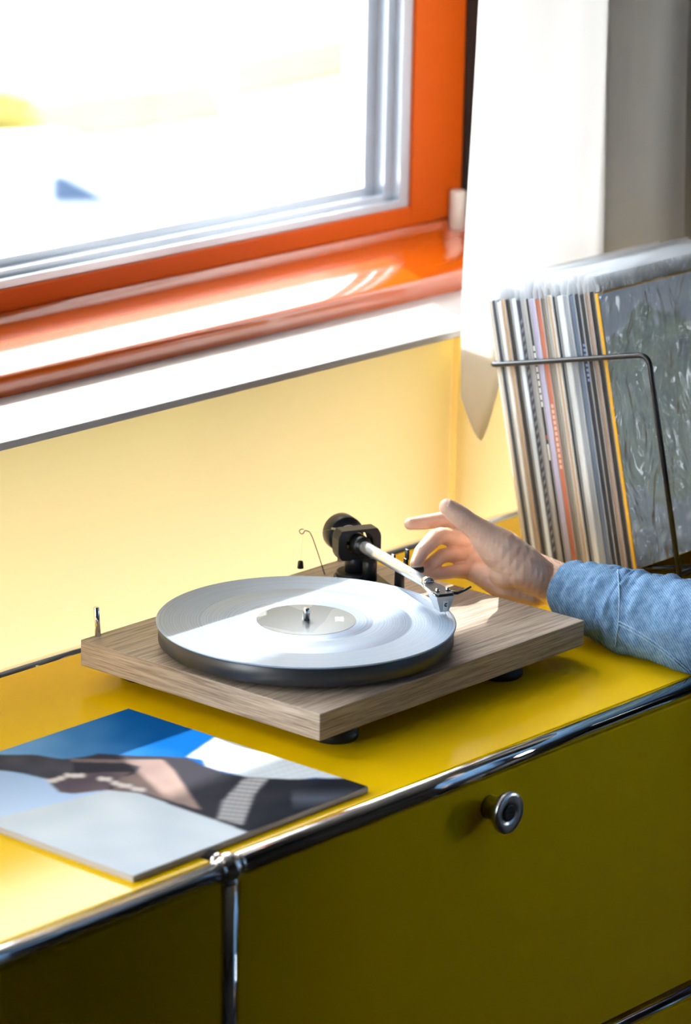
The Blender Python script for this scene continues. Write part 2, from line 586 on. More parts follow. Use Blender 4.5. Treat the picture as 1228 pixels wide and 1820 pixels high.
# awning outside the window, added out of view: it keeps the sun off the front of the sideboard
aw_slope = math.tan(SUN_EL) / SUN_H.y
AW_Y = 1.35
AW_Z = 0.0515 + (AW_Y - 0.055) * aw_slope
aw = thing('sunshade', 'canvas awning added unseen over the window to cut the sun', 'sunshade', (0, 0.75, 1.5))
M['canvas'] = m = mat('sunshade_canvas', (0.75, 0.72, 0.66), 0.8)
mx = N(m, 'ShaderNodeMixShader')
mx.inputs['Fac'].default_value = 0.45
tl = N(m, 'ShaderNodeBsdfTranslucent')
tl.inputs['Color'].default_value = (0.85, 0.83, 0.78, 1)
L(m, bsdf(m), 'BSDF', mx, 1)
L(m, tl, 'BSDF', mx, 2)
L(m, mx, 'Shader', m.node_tree.nodes['Material Output'], 'Surface')
MB().prism([(0.83, 1.62), (0.83, 1.615), (AW_Y, AW_Z), (AW_Y, AW_Z + 0.006)], 0, WIN_X0 - 0.1, 2.4).build('canvas', M['canvas'], aw)
MB().cyl((WIN_X0 - 0.1, AW_Y, AW_Z + 0.003), (2.3, AW_Y, AW_Z + 0.003), 0.012).build('front_bar', M['steel'], aw)

# ------------------------------------------------------------------ outdoors
GZ = -6.3
M['paving'] = noise_col(mat('pale_paving', (0.15, 0.15, 0.14), 0.8, spec=0.0), (0.12, 0.12, 0.105), (0.16, 0.158, 0.14), 0.4)
M['grass'] = noise_col(mat('dry_grass', (0.4, 0.4, 0.1), 0.9, spec=0.0), (0.15, 0.17, 0.040), (0.20, 0.21, 0.050), 0.8)
struct(MB().box((-60, 6, GZ - 0.2), (140, 160, GZ)).build('ground', M['paving']), 'pale paved ground outside the window')


def ground_pts(pl):
    return [on_plane(2, GZ, *q).to_2d() for q in pl]


g = ground_pts([(-300, 285), (-300, 250), (0, 195), (380, 145), (408, 215), (200, 245)])
tag(MB().prism([tuple(q) for q in g], 2, GZ, GZ + 0.06).build('grass', M['grass']), 'strip of dry grass beyond the parked car', 'grass', kind='stuff')
g = ground_pts([(408, 110), (690, 50), (1000, -20), (1000, 60), (690, 125), (408, 185)])
tag(MB().prism([tuple(q) for q in g], 2, GZ, GZ + 0.06).build('grass', M['grass']), 'strip of dry grass seen beside the window bead', 'grass', kind='stuff')

M['carpaint'] = mat('white_car_paint', (0.30, 0.32, 0.35), 0.35, spec=0.2)
M['carglass'] = mat('blue_car_glass', (0.012, 0.028, 0.06), 0.5, spec=0.1)
M['tyre'] = mat('tyre', (0.02, 0.02, 0.022), 0.7)
cpos = on_plane(2, GZ, 8, 520)
car = thing('car', 'white car parked on the pale paving outside', 'car', cpos)
car.rotation_euler.z = math.radians(-42)
car.matrix_world = Matrix.Translation(cpos) @ Matrix.Rotation(math.radians(-42), 4, 'Z')
CM = car.matrix_world


def carpart(name, b, m, bev=0.0):
    b.v = [tuple(CM @ Vector(v)) for v in b.v]
    return b.build(name, m, car, bevel=bev)


body = MB().prism([(-2.1, 0.30), (-2.12, 0.72), (-1.95, 0.92), (-1.2, 0.97), (-0.62, 1.36), (0.55, 1.42), (1.35, 1.02), (1.95, 0.88), (2.08, 0.62), (2.06, 0.30)], 1, -0.82, 0.82)
carpart('car_body', body, M['carpaint'], 0.06)
for s in (-1, 1):
    for pn in ([(-1.35, 0.66), (-0.72, 1.23), (-0.22, 1.29), (-0.22, 0.70)], [(0.42, 1.02), (0.42, 1.33), (0.56, 1.32), (1.08, 1.03)]):
        carpart('side_window', MB().prism(pn, 1, s * 0.81, s * 0.835), M['carglass'])
    for xx in (-1.3, 1.3):
        carpart('wheel', MB().lathe([(0.0, 0), (0.30, 0.0), (0.33, 0.04), (0.33, 0.18), (0.30, 0.22), (0.0, 0.22)], (xx, s * 0.72 - (0.11), 0.33), (0, 1, 0), 24), M['tyre'])
carpart('windscreen', MB().prism([(0.62, 1.405), (1.30, 1.055), (1.33, 1.07), (0.65, 1.425)], 1, -0.7, 0.7), M['carglass'])

M['bloom'] = noise_col(mat('pale_blossom', (0.8, 0.75, 0.4), 0.8, spec=0.0), (0.10, 0.065, 0.010), (0.22, 0.19, 0.06), 3)
for k, (px, py, r) in enumerate(((25, 640, 0.85), (300, 590, 0.55), (-330, 600, 0.8), (12, 238, 0.35))):
    c = on_plane(2, GZ, px, py)
    sh = MB()
    for j in range(70):
        q = Vector((random.gauss(0, 1), random.gauss(0, 1), random.gauss(0, 1)))
        q = q.normalized() * r * random.uniform(0.5, 1)
        q.z = abs(q.z) * 1.25 + 0.1
        sh.sphere(c + q, random.uniform(0.07, 0.16), 6, 4)
    o = sh.build('flowering_shrub', M['bloom'])
    tag(o, ('large pale yellow flowering shrub in front of the parked car', 'smaller pale flowering shrub beyond the end of the parked car', 'pale flowering shrub past the front bumper of the parked car', 'small flowering shrub on the grass behind the parked car')[k], 'shrub', 'flowering shrubs outside')

# ------------------------------------------------------------------ curtain
cu = MB()
xs = [0.678 + i * 0.004 for i in range(213)]
edges = [0.670, 0.940, 1.068, 1.20, 1.33, 1.46, 1.60]


def curtain_y(x, z):
    for a, b_ in zip(edges, edges[1:]):
        if a <= x <= b_:
            t = (x - a) / (b_ - a)
            d = 0.050 if a < 0.7 else 0.075
            s = math.sin(math.pi * t) ** 0.7
            y = 0.398 - d * s * (0.85 + 0.15 * math.cos(3 * z))
            y += 0.004 * math.sin(19 * x + 3 * z) + 0.0025 * math.sin(61 * x + 5 * z + 2 * math.sin(7 * z))
            return y
    return 0.398


NZ = 44
vs, fs = [], []
for j in range(NZ + 1):
    for x in xs:
        hem = 0.118 + (0.055 * max(0, (0.702 - x) / 0.024) ** 1.6 if x < 0.702 else 0.13 * min(1, (x - 0.702) / 0.030) ** 1.5)
        z = hem + (CEIL_Z - 0.03 - hem) * (j / NZ)
        xx = x + (0.035 * (z - 0.3) if z > 0.3 else 0.0) * max(0, (0.95 - x) / 0.29)
        vs.append((xx, curtain_y(x, z), z))
nx = len(xs)
for j in range(NZ):
    for i in range(nx - 1):
        fs.append((j * nx + i, j * nx + i + 1, (j + 1) * nx + i + 1, (j + 1) * nx + i))
cu.add(vs, fs, True)
M['curtain'] = bpy.data.materials.new('white_curtain')
m = M['curtain']
m.use_nodes = True
b0 = bsdf(m)
b0.inputs['Base Color'].default_value = (0.84, 0.81, 0.77, 1)
b0.inputs['Roughness'].default_value = 0.9
b0.inputs['Specular IOR Level'].default_value = 0.1
tl = N(m, 'ShaderNodeBsdfTranslucent')
tl.inputs['Color'].default_value = (0.93, 0.92, 0.90, 1)
mx = N(m, 'ShaderNodeMixShader')
mx.inputs['Fac'].default_value = 0.50
mo = m.node_tree.nodes['Material Output']
L(m, b0, 'BSDF', mx, 1)
L(m, tl, 'BSDF', mx, 2)
L(m, mx, 'Shader', mo, 'Surface')
add_bump(m, 700, 0.15, 0.0006)
o = cu.build('curtain', m)
md = o.modifiers.new('thickness', 'SOLIDIFY')
md.thickness = 0.0012
tag(o, 'white pleated fabric curtain hanging beside the orange window frame', 'curtain')

# ------------------------------------------------------------------ sideboard
YF, YB = -0.1174, 0.4030
NX = [-1.002, -0.252, 0.498, 1.248]
NZs = [0.0, -0.342, -0.684]
sb = thing('sideboard', 'yellow steel sideboard with chrome tube frame and drop front doors', 'sideboard', (0.12, 0.145, FLOOR_Z))
TR = 0.0095
BR = 0.0125
for z in NZs:
    for y in (YF, YB):
        for xa, xb in zip(NX, NX[1:]):
            t_ = MB().cyl((xa + BR, y, z), (xb - BR, y, z), TR, n=28)
            t_.build('frame_tube', M['chrome'], sb)
    for x in NX:
        MB().cyl((x, YF + BR, z), (x, YB - BR, z), TR, n=20).build('frame_tube', M['chrome'], sb)
for x in NX:
    for y in (YF, YB):
        for za, zb in zip(NZs, NZs[1:]):
            MB().cyl((x, y, zb + BR), (x, y, za - BR), TR, n=20).build('frame_tube', M['chrome'], sb)
        MB().cyl((x, y, FLOOR_Z), (x, y, NZs[-1]), 0.011, n=16).build('foot', M['steel'], sb)
        for z in NZs:
            j_ = MB().sphere((x, y, z), BR + 0.001, 20, 14)
            for d in ((1, 0, 0), (-1, 0, 0), (0, 1 if y == YF else -1, 0), (0, 0, -1), (0, 0, 1)):
                if z == 0.0 and d[2] == 1:
                    continue
                dv = Vector(d)
                c0 = Vector((x, y, z)) + dv * (BR - 0.003)
                j_.cyl(c0, c0 + dv * 0.006, TR + 0.0004, TR + 0.0004, 20, 0.0012)
            j_.build('ball_joint', M['chrome'], sb)
TOPZ = 0.0062
for xa, xb in zip(NX, NX[1:]):
    MB().box((xa + TR + 0.001, YF + TR + 0.0008, TOPZ - 0.018), (xb - TR - 0.001, YB - TR - 0.0008, TOPZ)).build('top_panel', M['yellow'], sb, bevel=0.0018, seg=3)
for xa, xb in zip(NX, NX[1:]):
    for za, zb in zip(NZs, NZs[1:]):
        d = MB().box((xa + TR + 0.0015, YF - 0.004, zb + TR + 0.0015), (xb - TR - 0.0015, YF + 0.014, za - TR - 0.0015)).build('drop_front_door', M['yellow'], sb, bevel=0.002, seg=3)
        kx, kz = (0.1087 if xa == NX[1] else (xa + xb) / 2 - 0.0), za - 0.0395
        if zb < -0.5:
            kx = (xa + xb) / 2
        ky = YF - 0.004
        MB().lathe([(0.0115, 0), (0.0115, 0.006), (0.0118, 0.012), (0.0190, 0.020), (0.0205, 0.0225), (0.0208, 0.027), (0.0198, 0.0285), (0.0085, 0.0270), (0.008, 0.0262)],
                   (kx, ky + 0.001, kz), (0, -1, 0), 40).build('knob', M['steel'], d)
        MB().lathe([(0.0083, 0), (0.0083, 0.0013), (0.0078, 0.0018)], (kx, ky - 0.0255, kz), (0, -1, 0), 24).build('lock_core', M['black'], d)
        MB().box((kx - 0.0045, ky - 0.0279, kz - 0.0006), (kx + 0.0045, ky - 0.0273, kz + 0.0006)).build('keyway', M['rubber'], d)
    MB().box((xa + TR + 0.001, YB - 0.006, NZs[-1] + TR), (xb - TR - 0.001, YB + 0.004, -TR)).build('back_panel', M['yellow'], sb)
    MB().box((xa + TR + 0.001, YF + TR, NZs[-1] - 0.006), (xb - TR - 0.001, YB - TR, NZs[-1] + 0.006)).build('base_panel', M['yellow'], sb)
for xe in (NX[0], NX[-1]):
    for za, zb in zip(NZs, NZs[1:]):
        MB().box((xe - 0.005, YF + TR + 0.001, zb + TR + 0.001), (xe + 0.005, YB - TR - 0.001, za - TR - 0.001)).build('side_panel', M['yellow'], sb, bevel=0.002)

# ------------------------------------------------------------------ turntable
PW, PD, PT, PZ = 0.4112, 0.3243, 0.0275, 0.0240
tt = thing('turntable', 'walnut turntable with silver tonearm standing on the yellow sideboard', 'turntable', (PW / 2, PD / 2, TOPZ))
MB().box((0, 0, PZ), (PW, PD, PZ + PT)).build('plinth', M['walnut'], tt, bevel=0.0008)
PTOP = PZ + PT
for fx, fy in ((0.056, 0.030), (0.316, 0.034), (0.056, 0.290), (0.355, 0.290)):
    MB().lathe([(0.021, 0), (0.0235, 0.002), (0.0235, 0.009), (0.0215, 0.010), (0.0215, 0.012), (0.0235, 0.013), (0.0235, PZ - TOPZ)], (fx, fy, TOPZ), n=32).build('foot', M['rubber'], tt)
RX, RY = 0.1467, 0.1504
MB().lathe([(0.060, PTOP), (0.060, PTOP + 0.0055), (0.1475, PTOP + 0.0055), (0.1490, PTOP + 0.0070), (0.1490, PTOP + 0.0235), (0.1480, PTOP + 0.0245), (0.02, PTOP + 0.0245)], (RX, RY, 0), n=128).build('platter', M['platter'], tt)
RZ0 = PTOP + 0.0245
MB().lathe([(0.0036, RZ0), (0.0036, RZ0 + 0.0125), (0.0030, RZ0 + 0.0145), (0.0016, RZ0 + 0.0152)], (RX, RY, 0), n=20).build('spindle', M['chrome'], tt)
# dust cover hinge pins at the rear edge
for hx in (0.0205, 0.3906):
    MB().cyl((hx, PD - 0.004, PTOP - 0.001), (hx - 0.0015, PD - 0.003, PTOP + 0.031), 0.0031, n=14, bev=0.0006).build('hinge_pin', M['chrome'], tt)

# tonearm
PIV = Vector((0.3530, 0.2640, 0.0925))
STY = Vector((0.2555, 0.0584, 0.0790))
dirA = (Vector((STY.x, STY.y, 0)) - Vector((PIV.x, PIV.y, 0))).normalized()
sideA = Vector((-dirA.y, dirA.x, 0))     # to the right of the arm, seen from above, pointing +x
if sideA.x < 0:
    sideA = -sideA
ZU = Vector((0, 0, 1))


def A(f, s, z):
    """point: f metres from the pivot towards the stylus, s sideways (+ away from platter), z height"""
    v = Vector((PIV.x, PIV.y, 0)) + dirA * f + sideA * s
    return Vector((v.x, v.y, z))


def abox(f0, f1, s0, s1, z0, z1):
    b = MB()
    q = [A(f, s, z) for z in (z0, z1) for f, s in ((f0, s0), (f1, s0), (f1, s1), (f0, s1))]
    return b.add(q, [(0, 3, 2, 1), (4, 5, 6, 7), (0, 1, 5, 4), (1, 2, 6, 5), (2, 3, 7, 6), (3, 0, 4, 7)])


arm = MB()
# base board under the bearing: rounded plate running towards the lift
bp = []
for k in range(17):
    a = math.pi / 2 + math.pi * k / 16
    bp.append((0.000 + 0.024 * math.cos(a), 0.024 * math.sin(a)))
for k in range(9):
    a = -math.pi / 2 + math.pi * k / 8
    bp.append((0.098 + 0.013 * math.cos(a), 0.013 * math.sin(a) + 0.006))
plate = MB()
poly = [A(f, s, 0) for f, s in bp]
plate.prism([(q.x, q.y) for q in poly], 2, PTOP, PTOP + 0.0045)
plate_o = plate.build('tonearm_base', M['blackmetal'], tt, bevel=0.0008)
MB().lathe([(0.0215, PTOP + 0.0045), (0.0215, PTOP + 0.0085), (0.0205, PTOP + 0.0095)], (PIV.x, PIV.y, 0), n=36).build('base_ring', M['blackmetal'], plate_o)
MB().lathe([(0.0125, PTOP + 0.009), (0.0125, PIV.z - 0.0165), (0.0115, PIV.z - 0.0155)], (PIV.x, PIV.y, 0), n=30).build('pillar', M['blackmetal'], plate_o)
q = A(0.022, 0.006, 0)
MB().lathe([(0.0078, PTOP + 0.004), (0.0078, PIV.z - 0.0155), (0.0068, PIV.z - 0.0145)], (q.x, q.y, 0), n=24).build('lift_cylinder', M['blackmetal'], plate_o)
# bearing housing: octagonal-sided block with a round window, facing along the arm
hous = bmesh.new()
HW, HH = 0.0235, 0.0170
outl = []
for k in range(48):
    a = 2 * math.pi * k / 48
    s_, z_ = 0.0262 * math.cos(a), 0.0262 * math.sin(a)
    z_ = max(-HH, min(HH * 0.96, z_))
    s_ = max(-HW * 1.06, min(HW * 1.06, s_))
    outl.append((s_, z_))
inn = []
for k in range(48):
    a = 2 * math.pi * k / 48
    inn.append((0.0150 * math.cos(a), 0.0128 * math.sin(a) + 0.0008))
hb = MB()
F0, F1 = -0.009, 0.009
n_ = 48
vv = []
for f in (F0, F1):
    vv += [A(f, s, PIV.z + z) for s, z in outl]
    vv += [A(f, s, PIV.z + z) for s, z in inn]
ff = []
for k in range(n_):
    k2 = (k + 1) % n_
    ff.append((k, k2, n_ + k2, n_ + k))
    ff.append((2 * n_ + k, 3 * n_ + k, 3 * n_ + k2, 2 * n_ + k2))
    ff.append((k, 2 * n_ + k, 2 * n_ + k2, k2))
    ff.append((n_ + k, n_ + k2, 3 * n_ + k2, 3 * n_ + k))
hb.add(vv, ff)
ta = hb.build('tonearm', M['blackmetal'], tt, bevel=0.0009, seg=2)
ta['label'] = 'black bearing housing carrying the silver arm'
# inner gimbal collar
MB().lathe([(0.0098, -0.012), (0.0105, -0.010), (0.0105, 0.016), (0.0098, 0.0175), (0.0070, 0.0178), (0.0070, 0.021)], A(0, 0, PIV.z), dirA, 32).build('arm_collar', M['black'], ta)
for s in (-1, 1):
    MB().cyl(A(0, s * 0.009, PIV.z), A(0, s * 0.0205, PIV.z), 0.0022, n=12).build('bearing_screw', M['steel'], ta)
# arm tube
AZ0, AZ1 = PIV.z, 0.1003
MB().tube([A(0.012, 0, AZ0), A(0.06, 0, AZ0 + (AZ1 - AZ0) * 0.3), A(0.12, 0, AZ0 + (AZ1 - AZ0) * 0.6), A(0.186, 0, AZ1)], [0.0066, 0.0063, 0.0059, 0.0054], 24).build('arm_tube', M['armmetal'], ta)
# counterweight and stub
MB().cyl(A(-0.046, 0, AZ0), A(-0.008, 0, AZ0), 0.0052, n=20).build('arm_stub', M['steel'], ta)
MB().lathe([(0.0060, -0.024), (0.0135, -0.024), (0.0142, -0.0245), (0.0148, -0.027), (0.0196, -0.0275), (0.0204, -0.0285), (0.0204, -0.0455), (0.0196, -0.0465), (0.006, -0.0465)], A(0, 0, AZ0), dirA, 48).build('counterweight', M['blackmetal'], ta)
MB().lathe([(0.0128, -0.0238), (0.0128, -0.021), (0.0118, -0.0203), (0.0105, -0.0203), (0.0105, -0.0238)], A(0, 0, AZ0), dirA, 40).build('scale_ring', mat('grey_scale_ring', (0.30, 0.33, 0.38), 0.4), ta)
# anti-skating rod, thread weight and wire loop
MB().cyl(A(-0.010, -0.012, PIV.z + 0.012), A(-0.026, -0.018, PIV.z + 0.010), 0.0012, n=8).build('antiskate_rod', M['steel'], ta)
wb0 = on_plane(2, PTOP, 577, 1021)
dep = (wb0 - CAM).dot(FV)
wp = [at_depth(x, y, dep) for x, y in ((577, 1021), (566, 986), (556, 957), (551, 946), (547.5, 944), (542, 943), (540.5, 945.5), (539, 948), (536, 949), (533, 947), (532, 943.5), (534, 941), (537, 940.3), (540, 940.8))]
MB().tube(wp, 0.00055, 6).build('antiskate_wire', M['black'], tt)
wt = at_depth(534, 1003, dep)
MB().lathe([(0.0030, -0.0045), (0.0036, -0.0042), (0.0030, 0.002), (0.0024, 0.0038), (0.0012, 0.0042)], wt, (0, 0, 1), 16).build('antiskate_weight', M['black'], tt)
e0, e1 = A(-0.024, -0.017, PIV.z + 0.010), wp[7]
MB().tube([e0, (e0 + e1) / 2 - Vector((0, 0, 0.001)), e1, wt + Vector((0, 0, 0.004))], 0.00009, 5).build('antiskate_thread', mat('nylon_thread', (0.6, 0.6, 0.6), 0.4), tt)
# headshell
HZ = AZ1
hs = MB()
pl = [(0.182, -0.0050), (0.190, -0.0062), (0.196, -0.0095), (0.214, -0.0110), (0.226, -0.0100), (0.2285, -0.0085), (0.2285, 0.0075), (0.226, 0.0090), (0.214, 0.0095), (0.196, 0.0080), (0.190, 0.0062), (0.182, 0.0050)]
poly = [A(f, s, 0) for f, s in pl]
hs.prism([(v.x, v.y) for v in poly], 2, HZ - 0.0012, HZ + 0.0018)
hso = hs.build('headshell', M['black'], ta, bevel=0.0006)
rim = MB()
rim.tube([A(f, s - 0.0006, HZ + 0.0004) for f, s in pl[0:5]], 0.0013, 8)
rim.build('headshell_rim', M['chrome'], ta)
MB().lathe([(0.0061, 0), (0.0066, 0.001), (0.0066, 0.006), (0.0061, 0.007)], A(0.178, 0, HZ - 0.0002), dirA, 24).build('arm_joint', M['chrome'], ta)
MB().tube([A(0.222, 0.008, HZ + 0.0006), A(0.224, 0.014, HZ - 0.0002), A(0.2245, 0.022, HZ + 0.0022), A(0.2245, 0.029, HZ + 0.0052)], [0.0022, 0.0018, 0.0014, 0.0011], 8).build('finger_lift', M['black'], ta)
for s in (-0.0050, 0.0063):
    q = A(0.217, s, HZ + 0.0018)
    MB().lathe([(0.0024, 0), (0.0024, 0.001), (0.0020, 0.0022), (0.0010, 0.0028)], q, (0, 0, 1), 16).build('headshell_screw', M['chrome'], ta)
# cartridge: clear tapering body with a black block
M['clear'] = mat('clear_cartridge_plastic', (0.62, 0.70, 0.80), 0.12, spec=0.6, Transmission_Weight=0.35)
ct = MB()
top = [A(f, s, HZ - 0.0012) for f, s in ((0.206, -0.0105), (0.2285, -0.0105), (0.2285, 0.0090), (0.206, 0.0090))]
mid = [A(f, s, HZ - 0.0045) for f, s in ((0.206, -0.0100), (0.2280, -0.0100), (0.2280, 0.0085), (0.206, 0.0085))]
bot = [A(f, s, 0.0822) for f, s in ((0.211, -0.0052), (0.2255, -0.0052), (0.2255, 0.0042), (0.211, 0.0042))]
ct.add(top + mid + bot, [(3, 2, 1, 0), (8, 9, 10, 11)] + [(i, (i + 1) % 4, 4 + (i + 1) % 4, 4 + i) for i in range(4)] + [(4 + i, 4 + (i + 1) % 4, 8 + (i + 1) % 4, 8 + i) for i in range(4)])
ct.build('cartridge', M['clear'], ta, bevel=0.0003)
nb = MB()
nb.add([A(f, s, z) for f, s, z in ((0.2283, -0.0030, 0.0950), (0.2283, 0.0022, 0.0950), (0.2270, -0.0026, 0.0835), (0.2270, 0.0018, 0.0835), (0.229, -0.0030, 0.0950), (0.229, 0.0022, 0.0950), (0.2276, -0.0026, 0.0835), (0.2276, 0.0018, 0.0835))],
       [(0, 1, 3, 2), (4, 6, 7, 5), (0, 4, 5, 1), (2, 3, 7, 6), (0, 2, 6, 4), (1, 5, 7, 3)])
nb.build('stylus_carrier', mat('pale_stylus_carrier', (0.60, 0.66, 0.72), 0.25), ta)
# small black round mark with a notch on the carrier
mk = MB()
cxm, czm = -0.0004, 0.0905
pts_o, pts_i = [], []
for k in range(15):
    a = math.radians(40 + 280 * k / 14)
    for lst, r in ((pts_o, 0.0021), (pts_i, 0.0008)):
        zz = czm + r * math.sin(a)
        lst.append(A(0.2288 - (0.0950 - zz) * 0.115 + 0.0005, cxm + r * math.cos(a), zz))
mk.add(pts_o + pts_i, [(i, i + 1, 15 + i + 1, 15 + i) for i in range(14)])
mk.build('carrier_mark', M['rubber'], ta)
MB().tube([A(0.2262, -0.0004, 0.0828), A(0.2290, -0.0004, 0.0806), A(0.2292, -0.0004, 0.0793)], 0.0004, 6).build('stylus', M['steel'], ta)
# armrest clip and lift lever beside the arm
ar = MB()
rp = A(0.086, 0.012, 0)
ar.lathe([(0.0055, PTOP + 0.0045), (0.0050, PTOP + 0.036), (0.0055, PTOP + 0.0385)], (rp.x, rp.y, 0), n=18)
ar.build('armrest_post', M['blackmetal'], plate_o)
cl = MB()
cz = PTOP + 0.0390
for s0, s1, z0, z1 in ((-0.0075, 0.0085, cz - 0.001, cz + 0.0015), (-0.0085, -0.0060, cz - 0.001, cz + 0.0125), (0.0055, 0.0085, cz - 0.001, cz + 0.0065), (0.0070, 0.0095, cz + 0.0055, cz + 0.0165)):
    bb = MB()
    q = [A(0.086 + f, 0.012 + s, z) for z in (z0, z1) for f, s in ((-0.003, s0), (0.003, s0), (0.003, s1), (-0.003, s1))]
    cl.add(q, [(0, 3, 2, 1), (4, 5, 6, 7), (0, 1, 5, 4), (1, 2, 6, 5), (2, 3, 7, 6), (3, 0, 4, 7)])
cl.build('armrest_clip', M['blackmetal'], plate_o, bevel=0.0004)
lv = MB()
lv.cyl(A(0.094, 0.014, cz - 0.004), A(0.098, 0.034, cz - 0.0035), 0.0034, 0.0036, 16, 0.0008)
lv.build('lift_lever', M['rubber'], plate_o)

# ------------------------------------------------------------------ the record on the platter
m = mat('pale_blue_vinyl', (0.52, 0.63, 0.78), 0.26, spec=0.5)
tc = N(m, 'ShaderNodeTexCoord')
sp = N(m, 'ShaderNodeSeparateXYZ')
L(m, tc, 'Object', sp, 'Vector')
cb = N(m, 'ShaderNodeCombineXYZ')
L(m, sp, 'X', cb, 'X')
L(m, sp, 'Y', cb, 'Y')
ln = N(m, 'ShaderNodeVectorMath', operation='LENGTH')
L(m, cb, 'Vector', ln, 0)
w1 = N(m, 'ShaderNodeMath', operation='MULTIPLY')
w1.inputs[1].default_value = 5200.0
L(m, ln, 'Value', w1, 0)
w2_ = N(m, 'ShaderNodeMath', operation='SINE')
L(m, w1, 'Value', w2_, 0)
nz = N(m, 'ShaderNodeTexNoise', noise_dimensions='1D', i_Scale=900.0, i_Detail=3.0)
L(m, ln, 'Value', nz, 'W')
ad = N(m, 'ShaderNodeMath', operation='MULTIPLY_ADD')
ad.inputs[1].default_value = 0.15
L(m, w2_, 'Value', ad, 0)
L(m, nz, 'Fac', ad, 2)
mr = N(m, 'ShaderNodeMapRange')
mr.inputs['From Min'].default_value = 0.0665
mr.inputs['From Max'].default_value = 0.0675
L(m, ln, 'Value', mr, 'Value')
bpn = N(m, 'ShaderNodeBump', i_Distance=0.0002)
ms = N(m, 'ShaderNodeMath', operation='MULTIPLY')
ms.inputs[1].default_value = 0.55
L(m, mr, 'Result', ms, 0)
L(m, ms, 'Value', bpn, 'Strength')
L(m, ad, 'Value', bpn, 'Height')
L(m, bpn, 'Normal', bsdf(m), 'Normal')
rr = ramp(m, [(0.35, (0.22, 0.32, 0.46)), (0.65, (0.36, 0.45, 0.58))])
L(m, nz, 'Fac', rr, 'Fac')
L(m, rr, 'Color', bsdf(m), 'Base Color')
M['vinyl'] = m
rec = bpy.data.objects.new('vinyl_record', None)
COL.objects.link(rec)
rec.location = (RX, RY, RZ0)
rec.matrix_world = Matrix.Translation((RX, RY, RZ0))
tag(rec, 'pale blue vinyl record lying on the turntable platter', 'record')
vm = MB()
prof = [(0.0037, 0.0003), (0.1500, 0.0003), (0.1512, 0.0008), (0.1513, 0.0016), (0.1505, 0.0024), (0.1470, 0.0022), (0.1460, 0.0019), (0.1070, 0.0019), (0.1064, 0.00175), (0.1056, 0.0019),
        (0.0690, 0.0019), (0.0675, 0.0016), (0.0660, 0.0019), (0.0530, 0.0019), (0.0520, 0.0022), (0.0037, 0.0022)]
vm.lathe(prof, (0, 0, 0), (0, 0, 1), 160)
vo = vm.build('disc', M['vinyl'])
vo.parent = rec
try:
    vo.data.set_sharp_from_angle(angle=math.radians(35))
except Exception:
    pass


def painted(name, nx_, ny_, fn_pos, fn_col, rough=0.45, spec=0.4, blur=0):
    """flat printed sheet: a grid whose colour attribute holds the print"""
    vs, fs, cs = [], [], []
    for j in range(ny_ + 1):
        for i in range(nx_ + 1):
            vs.append(fn_pos(i / nx_, j / ny_))
            cs.append(fn_col(i / nx_, j / ny_))
    for _ in range(blur):
        w_ = nx_ + 1
        new = []
        for j in range(ny_ + 1):
            for i in range(nx_ + 1):
                acc = [0, 0, 0]
                for dj in (-1, 0, 1):
                    for di in (-1, 0, 1):
                        c_ = cs[min(ny_, max(0, j + dj)) * w_ + min(nx_, max(0, i + di))]
                        acc[0] += c_[0]
                        acc[1] += c_[1]
                        acc[2] += c_[2]
                new.append((acc[0] / 9, acc[1] / 9, acc[2] / 9))
        cs = new
    for j in range(ny_):
        for i in range(nx_):
            a = j * (nx_ + 1) + i
            fs.append((a, a + 1, a + nx_ + 2, a + nx_ + 1))
    me = bpy.data.meshes.new(name)
    me.from_pydata([tuple(v) for v in vs], [], fs)
    ca = me.color_attributes.new('print', 'FLOAT_COLOR', 'POINT')
    flat = []
    for c in cs:
        flat += [c[0], c[1], c[2], 1.0]
    ca.data.foreach_set('color', flat)
    mm = mat(name + '_print', (1, 1, 1), rough, spec=spec)
    an = N(mm, 'ShaderNodeAttribute')
    an.attribute_name = 'print'
    L(mm, an, 'Color', bsdf(mm), 'Base Color')
    me.materials.append(mm)
    o = bpy.data.objects.new(name, me)
    COL.objects.link(o)
    return o


def s2l(c):
    return tuple(((v / 255) / 12.92 if v / 255 <= 0.04045 else ((v / 255 + 0.055) / 1.055) ** 2.4) for v in c)


def inpoly(x, y, pl):
    r = False
    n = len(pl)
    for i in range(n):
        x0, y0 = pl[i]
        x1, y1 = pl[(i + 1) % n]
        if (y0 > y) != (y1 > y) and x < (x1 - x0) * (y - y0) / (y1 - y0) + x0:
            r = not r
    return r


def lerp3(a, b, t):
    t = max(0, min(1, t))
    return tuple(p + (q - p) * t for p, q in zip(a, b))


def to_px(P):
    d = Vector(P) - CAM
    z = d.dot(FV)
    return (IW / 2 + F_PX * d.dot(RV) / z, IH / 2 - F_PX * d.dot(UV_) / z)


LBZ = RZ0 + 0.0026
lab_r = 0.0502
peak = [(438, 1112), (474, 1093), (474, 1085), (505, 1073), (535, 1085), (548, 1082), (560, 1072), (590, 1080), (600, 1077), (560, 1124), (520, 1122), (470, 1112)]
ridge = [(554, 1125), (590, 1083), (600, 1078), (640, 1090), (630, 1110), (590, 1123)]


def lab_col(u, v):
    # u: radius 0..1, v: angle
    a = 2 * math.pi * v
    p = Vector((RX + lab_r * u * math.cos(a), RY + lab_r * u * math.sin(a), LBZ))
    x, y = to_px(p)
    c = (92, 96, 98)
    if inpoly(x, y, peak):
        c = (72, 78, 82)
    if inpoly(x, y, ridge):
        c = (90, 94, 94)
    if x < 480 and y < 1100 - (x - 440) * 0.2 and y > 1060 and not inpoly(x, y, peak):
        c = (130, 136, 140)
    if 593 < x < 609 and 1096.5 < y < 1103.5:
        c = (238, 240, 240)
        if 597 < x < 604 and 1098 < y < 1100:
            c = (190, 195, 198)
    return s2l(c)


